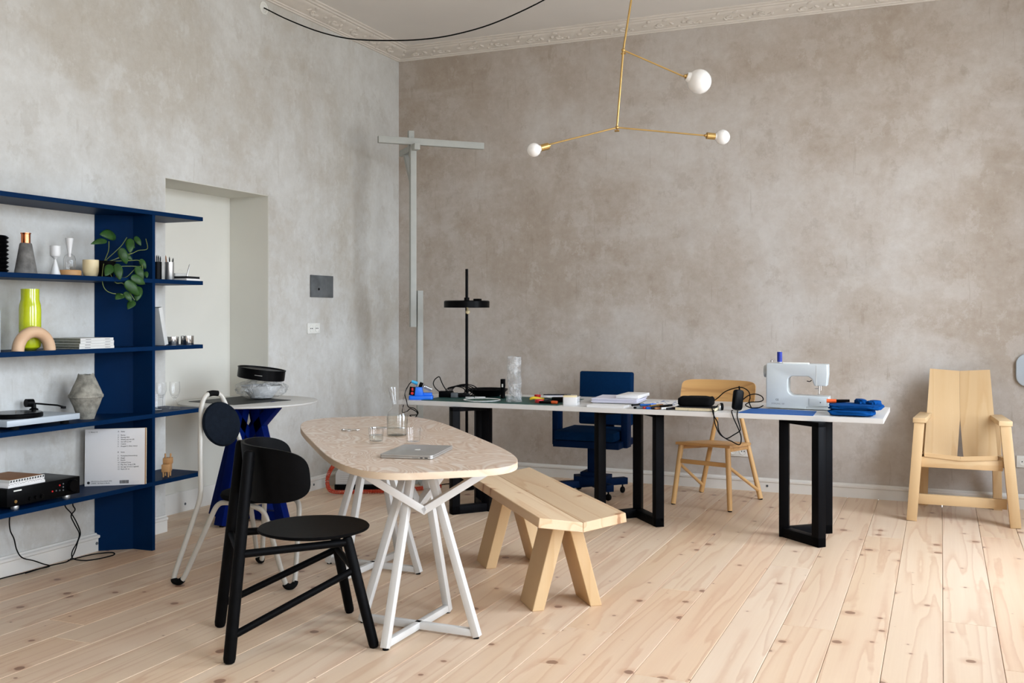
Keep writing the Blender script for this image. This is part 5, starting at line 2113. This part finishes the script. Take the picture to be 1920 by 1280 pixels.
t = thing('paper_stack', 'thick stack of lilac-white paper in the middle of the desk', 'paper', (2.395, -1.215, DZ), 0.08)
for k in range(6):
    bm = B()
    h = 0.0055
    box(bm, (0.004 * math.sin(k * 2.1), 0.005 * math.cos(k * 1.7), h * (k + 0.5)), (0.30, 0.34, h - 0.0006), rz=0.02 * math.sin(k * 3))
    part(t, 'quire', bm, 'lilac' if k != 0 else 'bookdark', smooth=0)
bm = B()
box(bm, (0.085, 0.03, 0.044), (0.15, 0.30, 0.020), rz=-0.06, bev=0.001)
part(t, 'ream', bm, 'paper')
book('booklet', 'thin white booklet lying at the front desk edge', 'booklet', (2.435, -1.590, DZ), -0.03, 0.245, 0.12, 0.013, 'paper', 'paper')

mk = ['ink', 'black', 'greymetal', 'felt', 'red', 'dblue', 'brass', 'ink', 'kraft', 'black', 'ceramic', 'ink']
rg = random.Random(8)
for k in range(12):
    lb = ['black marker at the left of the marker heap', 'dark liner pen at the back of the marker heap', 'steel pen within the marker heap', 'blue marker on the left of the heap', 'red marker on the left of the heap',
          'bright blue marker on the left of the heap', 'brass coloured pen at the heap front', 'black marker lying singly near the notebook', 'brown pencil lying in the heap', 'black pen beside the notebook',
          'white pen in the marker heap', 'black marker in front of the printed sheet'][k]
    t = thing('marker_pen', lb, 'pen', (2.635 + 0.020 * k, -1.605 + rg.uniform(-0.012, 0.012), DZ + (0.0075 if k % 3 else 0.0225)), rg.uniform(0.7, 1.2), 'marker pens on the desk')
    bm = B()
    rod(bm, (-0.055, 0, 0), (0.020, 0, 0), 0.0072, seg=12)
    part(t, 'barrel', bm, mk[k])
    bm = B()
    rod(bm, (0.020, 0, 0), (0.060, 0, 0), 0.0075, 0.006, 12)
    part(t, 'cap', bm, mk[(k * 5 + 2) % 12])
t = thing('printed_sheet', 'white sheet with scattered blue print behind the marker heap', 'paper', (2.765, -1.24, DZ), -0.05)
bm = B()
box(bm, (0, 0, 0.002), (0.30, 0.42, 0.004))
part(t, 'sheet', bm, 'paper')
bm = B()
rg = random.Random(2)
for k in range(60):
    box(bm, (rg.uniform(-0.13, 0.13), rg.uniform(-0.19, 0.19), 0.0042), (rg.uniform(0.006, 0.022), rg.uniform(0.006, 0.02), 0.0005), rz=rg.uniform(0, 3))
part(t, 'print', bm, 'felt')
book('sketchbook', 'black-covered notebook with cream pages at the desk edge', 'notebook', (3.005, -1.580, DZ), 0.02, 0.245, 0.16, 0.022, 'ink', 'page', spine=False)
t = thing('fabric_pouch', 'flat black fabric pouch lying on the notebook', 'pouch', (2.985, -1.520, DZ + 0.022), 0.05)
bm = B()
bmesh.ops.create_grid(bm, x_segments=1, y_segments=1, size=0.001)
bm.free()
bm = B()
bmesh.ops.create_uvsphere(bm, u_segments=40, v_segments=20, radius=1.0)
for v in bm.verts:
    p = v.co
    f = lambda q, e: math.copysign(abs(q) ** e, q)
    v.co = Vector((f(p.x, 0.28) * 0.105, f(p.y, 0.28) * 0.085, 0.028 + f(p.z, 0.40) * 0.028 * (1 + 0.18 * noise.noise(p * 3))))
    v.co.z = max(0.0, v.co.z)
part(t, 'bag', bm, 'black_fabric', smooth=60)
t = thing('pedal', 'black foot pedal standing on edge among cables on the desk', 'pedal', (3.240, -1.520, DZ), 0.25)
bm = B()
prism(bm, rrect(0.060, 0.125, 0.018), -0.018, 0.018, m=Matrix.Translation((0, 0, 0.066)) @ rotm(0, 0.10, 0) @ rotm(PI / 2, 0, 0.5), bev=0.006)
part(t, 'body', bm, 'black')
bm = B()
rod(bm, (0.012, 0, 0.115), (0.008, 0, 0.150), 0.006, 0.004, 10)
part(t, 'strain_relief', bm, 'rubber')
t = thing('cable_plug', 'small black and steel plug between pouch and pedal', 'plug', (3.135, -1.545, DZ), 0.5)
bm = B()
sphere(bm, (0, 0, 0.020), 0.02, 18, 12, (1.0, 0.8, 1.0))
part(t, 'body', bm, 'steel')
bm = B()
lathe(bm, [(0.017, -0.006), (0.023, -0.006), (0.023, 0.006), (0.017, 0.006), (0.017, -0.006)], 24, Matrix.Translation((0.012, 0, 0.023)) @ rotm(0, PI / 2, 0))
part(t, 'ring', bm, 'black')
for pts, lb in (([(3.060, -1.45, 0.785), (3.099, -1.45, 0.809), (3.149, -1.45, 0.853), (3.207, -1.46, 0.876), (3.253, -1.46, 0.883), (3.291, -1.45, 0.861), (3.3, -1.44, 0.823), (3.291, -1.42, 0.792), (3.300, -1.40, 0.756)], 'black cable arching above the foot pedal'),
                ([(3.246, -1.38, 0.802), (3.277, -1.37, 0.827), (3.316, -1.35, 0.836), (3.354, -1.35, 0.825), (3.365, -1.35, 0.803), (3.342, -1.35, 0.79), (3.285, -1.35, 0.784), (3.258, -1.36, 0.767), (3.293, -1.37, 0.752), (3.342, -1.37, 0.755), (3.368, -1.36, 0.768)],
                 'black cable looped beside the sewing machine'),
                ([(3.100, -1.60, 0.770), (3.113, -1.66, 0.765), (3.130, -1.69, 0.725), (3.154, -1.7, 0.688), (3.158, -1.7, 0.651), (3.173, -1.7, 0.618), (3.206, -1.7, 0.594), (3.25, -1.705, 0.618), (3.284, -1.7, 0.642), (3.287, -1.7, 0.661), (3.269, -1.69, 0.723), (3.265, -1.66, 0.752), (3.25, -1.58, 0.755)],
                 'black cable loop hanging short over the front desk edge'),
                ([(3.115, -1.60, 0.752), (3.122, -1.66, 0.752), (3.138, -1.71, 0.691), (3.165, -1.71, 0.625), (3.206, -1.71, 0.594), (3.239, -1.71, 0.58), (3.284, -1.71, 0.562), (3.296, -1.71, 0.594), (3.287, -1.71, 0.638), (3.250, -1.70, 0.715), (3.230, -1.66, 0.752), (3.22, -1.58, 0.752)],
                 'black cable loop hanging lowest over the front desk edge')):
    bm = B()
    tube(bm, crom(pts, 7), 0.0034, 7)
    single('device_cable', bm, 'rubber', lb, 'cable', (pts[0][0], pts[0][1], DZ), world=True)
bm = B()
prism(bm, [(3.270, -1.660), (3.700, -1.668), (3.690, -1.400), (3.300, -1.350)], DZ, DZ + 0.004)
single('felt_sheet', bm, 'felt', 'blue felt sheet in front of the sewing machine', 'fabric', (3.49, -1.5, DZ), world=True, smooth=0)

# ---- sewing machine (profile drawn in its own front plane)
t = thing('sewing_machine', 'white sewing machine with a blue thread spool on the desk', 'sewing machine', (3.565, -1.260, DZ + 0.004))
K = 0.000330
zp = lambda x, y: ((x - 718) * K, (1165 - y) * K)


def arc(cx, cy, r, a0, a1, n=7):
    return [(cx + r * math.cos(math.radians(a0 + (a1 - a0) * k / n)), cy - r * math.sin(math.radians(a0 + (a1 - a0) * k / n))) for k in range(n + 1)]


out = [(150, 1150)] + arc(180, 345, 28, 180, 90) + arc(1240, 345, 22, 90, 0) + [(1265, 520), (1240, 722), (1030, 722), (985, 600)] + arc(900, 600, 50, 60, 90, 4) \
    + arc(640, 640, 90, 90, 180) + arc(660, 800, 110, 180, 270) + [(970, 915), (1285, 920), (1290, 1100), (880, 1120), (868, 1160)]
bm = B()
prism(bm, [zp(*p) for p in out], -0.062, 0.062, m=rotm(PI / 2, 0, 0), bev=0.006, seg=3)
part(t, 'housing', bm, 'machine')
bm = B()
box(bm, (0.05, 0.01, 0.010), (0.30, 0.13, 0.020), bev=0.004)
part(t, 'bed', bm, 'machine')
bm = B()
a, b = zp(935, 955), zp(1225, 1095)
box(bm, ((a[0] + b[0]) / 2, -0.0635, (a[1] + b[1]) / 2), (b[0] - a[0], 0.004, a[1] - b[1]), bev=0.0015)
part(t, 'shuttle_cover', bm, 'machine')
bm = B()
sphere(bm, (zp(1140, 1025)[0], -0.066, zp(1140, 1025)[1]), 0.004, 10, 8)
part(t, 'cover_knob', bm, 'greymetal')
bm = B()
a, b = zp(1068, 340), zp(1076, 722)
box(bm, (a[0], -0.0622, (a[1] + b[1]) / 2), (0.002, 0.002, a[1] - b[1]))
part(t, 'face_seam', bm, 'socket')
bm = B()
a, b = zp(435, 305), zp(930, 365)
prism(bm, rrect(b[0] - a[0], 0.030, 0.008), 0, 0.012, m=Matrix.Translation(((a[0] + b[0]) / 2, -0.030, a[1] - 0.010)), bev=0.003)
part(t, 'carry_handle', bm, 'socket')
bm = B()
lathe(bm, [(0, 0), (0.034, 0), (0.038, 0.004), (0.038, 0.018), (0.034, 0.022), (0, 0.022)], 32, Matrix.Translation((zp(150, 480)[0] - 0.022, 0.01, zp(150, 480)[1])) @ rotm(0, PI / 2, 0))
part(t, 'handwheel', bm, 'machine')
x0, z0 = zp(375, 300)
bm = B()
lathe(bm, [(0, 0), (0.014, 0), (0.014, 0.004), (0.006, 0.006), (0.006, 0.068), (0.008, 0.070), (0, 0.074)], 20, Matrix.Translation((x0, 0.0, z0 - 0.004)))
sp = part(t, 'spool_pin', bm, 'socket')
bm = B()
lathe(bm, [(0.006, 0.004), (0.0155, 0.005), (0.0155, 0.066), (0.006, 0.067), (0.006, 0.004)], 24, Matrix.Translation((x0, 0.0, z0 - 0.003)))
part(t, 'thread_spool', bm, 'spool')
x1, z1 = zp(225, 300)
bm = B()
lathe(bm, [(0, 0), (0.009, 0), (0.009, 0.010), (0.005, 0.012), (0, 0.013)], 16, Matrix.Translation((x1, 0.01, z1)))
tube(bm, [(x1 + 0.018, 0.01, z1), (x1 + 0.018, 0.01, z1 + 0.018), (x1 + 0.012, 0.01, z1 + 0.020)], 0.0012, 6)
part(t, 'bobbin_winder', bm, 'steel')
x2, z2 = zp(1100, 720)
bm = B()
rod(bm, (x2, -0.02, z2 + 0.004), (x2, -0.02, z2 - 0.050), 0.0045, seg=12)
rod(bm, (x2 + 0.010, -0.02, z2 + 0.004), (x2 + 0.010, -0.02, z2 - 0.030), 0.003, seg=10)
part(t, 'needle_bar', bm, 'steel')
bm = B()
box(bm, (x2, -0.022, z2 - 0.055), (0.016, 0.022, 0.006), bev=0.002)
rod(bm, (x2 - 0.026, -0.02, z2 - 0.020), (x2, -0.02, z2 - 0.020), 0.0018, seg=8)
part(t, 'presser_foot', bm, 'steel')
bm = B()
tube(bm, crom([(zp(980, 620)[0], -0.062, zp(980, 620)[1]), (zp(950, 640)[0], -0.070, zp(950, 640)[1]), (zp(900, 632)[0], -0.074, zp(900, 632)[1])], 5), 0.0028, 8)
part(t, 'presser_lever', bm, 'black')
for s, size, px, py in (('CE', 0.016, 325, 1015), ('STERLING  N9', 0.0125, 250, 1085)):
    b2 = text_mesh(s, size)
    q = zp(px, py)
    bmesh.ops.transform(b2, matrix=Matrix.Translation((q[0], -0.0622, q[1])) @ rotm(PI / 2, 0, 0), verts=b2.verts)
    o = mesh_obj('lettering', b2, 'inkgrey' if s != 'CE' else 'ink', 0)
    o.parent = t

# ---- folded blue cloth at the desk's right end
def pillow_slab(bm, c, s, rz, seed, e=0.35, amp=0.12):
    vs0 = len(bm.verts)
    r = bmesh.ops.create_uvsphere(bm, u_segments=48, v_segments=24, radius=1.0)
    f = lambda q, e_: math.copysign(abs(q) ** e_, q)
    m = Matrix.Translation(c) @ rotm(0, 0, rz)
    for v in r['verts']:
        p = v.co.copy()
        k = 1 + amp * noise.noise(p * 2.2 + Vector((seed, 0, 0))) + amp * 0.4 * noise.noise(p * 6 + Vector((0, seed, 0)))
        q = Vector((f(p.x, e) * s[0] / 2 * k, f(p.y, e) * s[1] / 2 * k, f(p.z, 0.6) * s[2] / 2))
        v.co = m @ q
    return bm


t = thing('folded_cloth', 'folded blue cotton cloth at the right end of the desk', 'fabric', (3.915, -1.50, DZ), -0.02)
bm = B()
pillow_slab(bm, (-0.01, -0.03, 0.019), (0.25, 0.22, 0.036), 0.0, 1.0)
part(t, 'lower_fold', bm, 'denim', smooth=60)
bm = B()
pillow_slab(bm, (0.005, 0.0, 0.050), (0.29, 0.24, 0.030), 0.02, 4.0, amp=0.16)
part(t, 'upper_fold', bm, 'denim', smooth=60)
bm = B()
pillow_slab(bm, (0.03, 0.03, 0.075), (0.05, 0.09, 0.036), 0.5, 7.0, 0.6, 0.3)
part(t, 'crease', bm, 'denim', smooth=60)
bm = B()
pillow_slab(bm, (0.105, 0.03, 0.070), (0.06, 0.10, 0.034), -0.4, 9.0, 0.6, 0.3)
part(t, 'crease', bm, 'denim', smooth=60)
t = thing('rotary_cutter', 'orange and black cutter lying on the folded blue cloth', 'cutter', (3.800, -1.470, DZ + 0.070), 0.12)
bm = B()
rod(bm, (-0.045, 0, 0.004), (0.010, 0, 0.004), 0.0115, seg=16)
part(t, 'grip', bm, 'orange')
bm = B()
rod(bm, (0.010, 0, 0.004), (0.085, 0, 0.008), 0.010, 0.008, 14)
part(t, 'head', bm, 'black')
bm = B()
lathe(bm, [(0, -0.018), (0.010, -0.018), (0.010, -0.015), (0.0075, -0.013), (0.0075, 0.013), (0.010, 0.015), (0.010, 0.018), (0, 0.018)], 18, rotm(0, PI / 2, 0.2))
single('thread_reel', bm, 'limec', 'small yellow-green thread reel on the folded blue cloth', 'thread', (3.955, -1.49, DZ + 0.079))
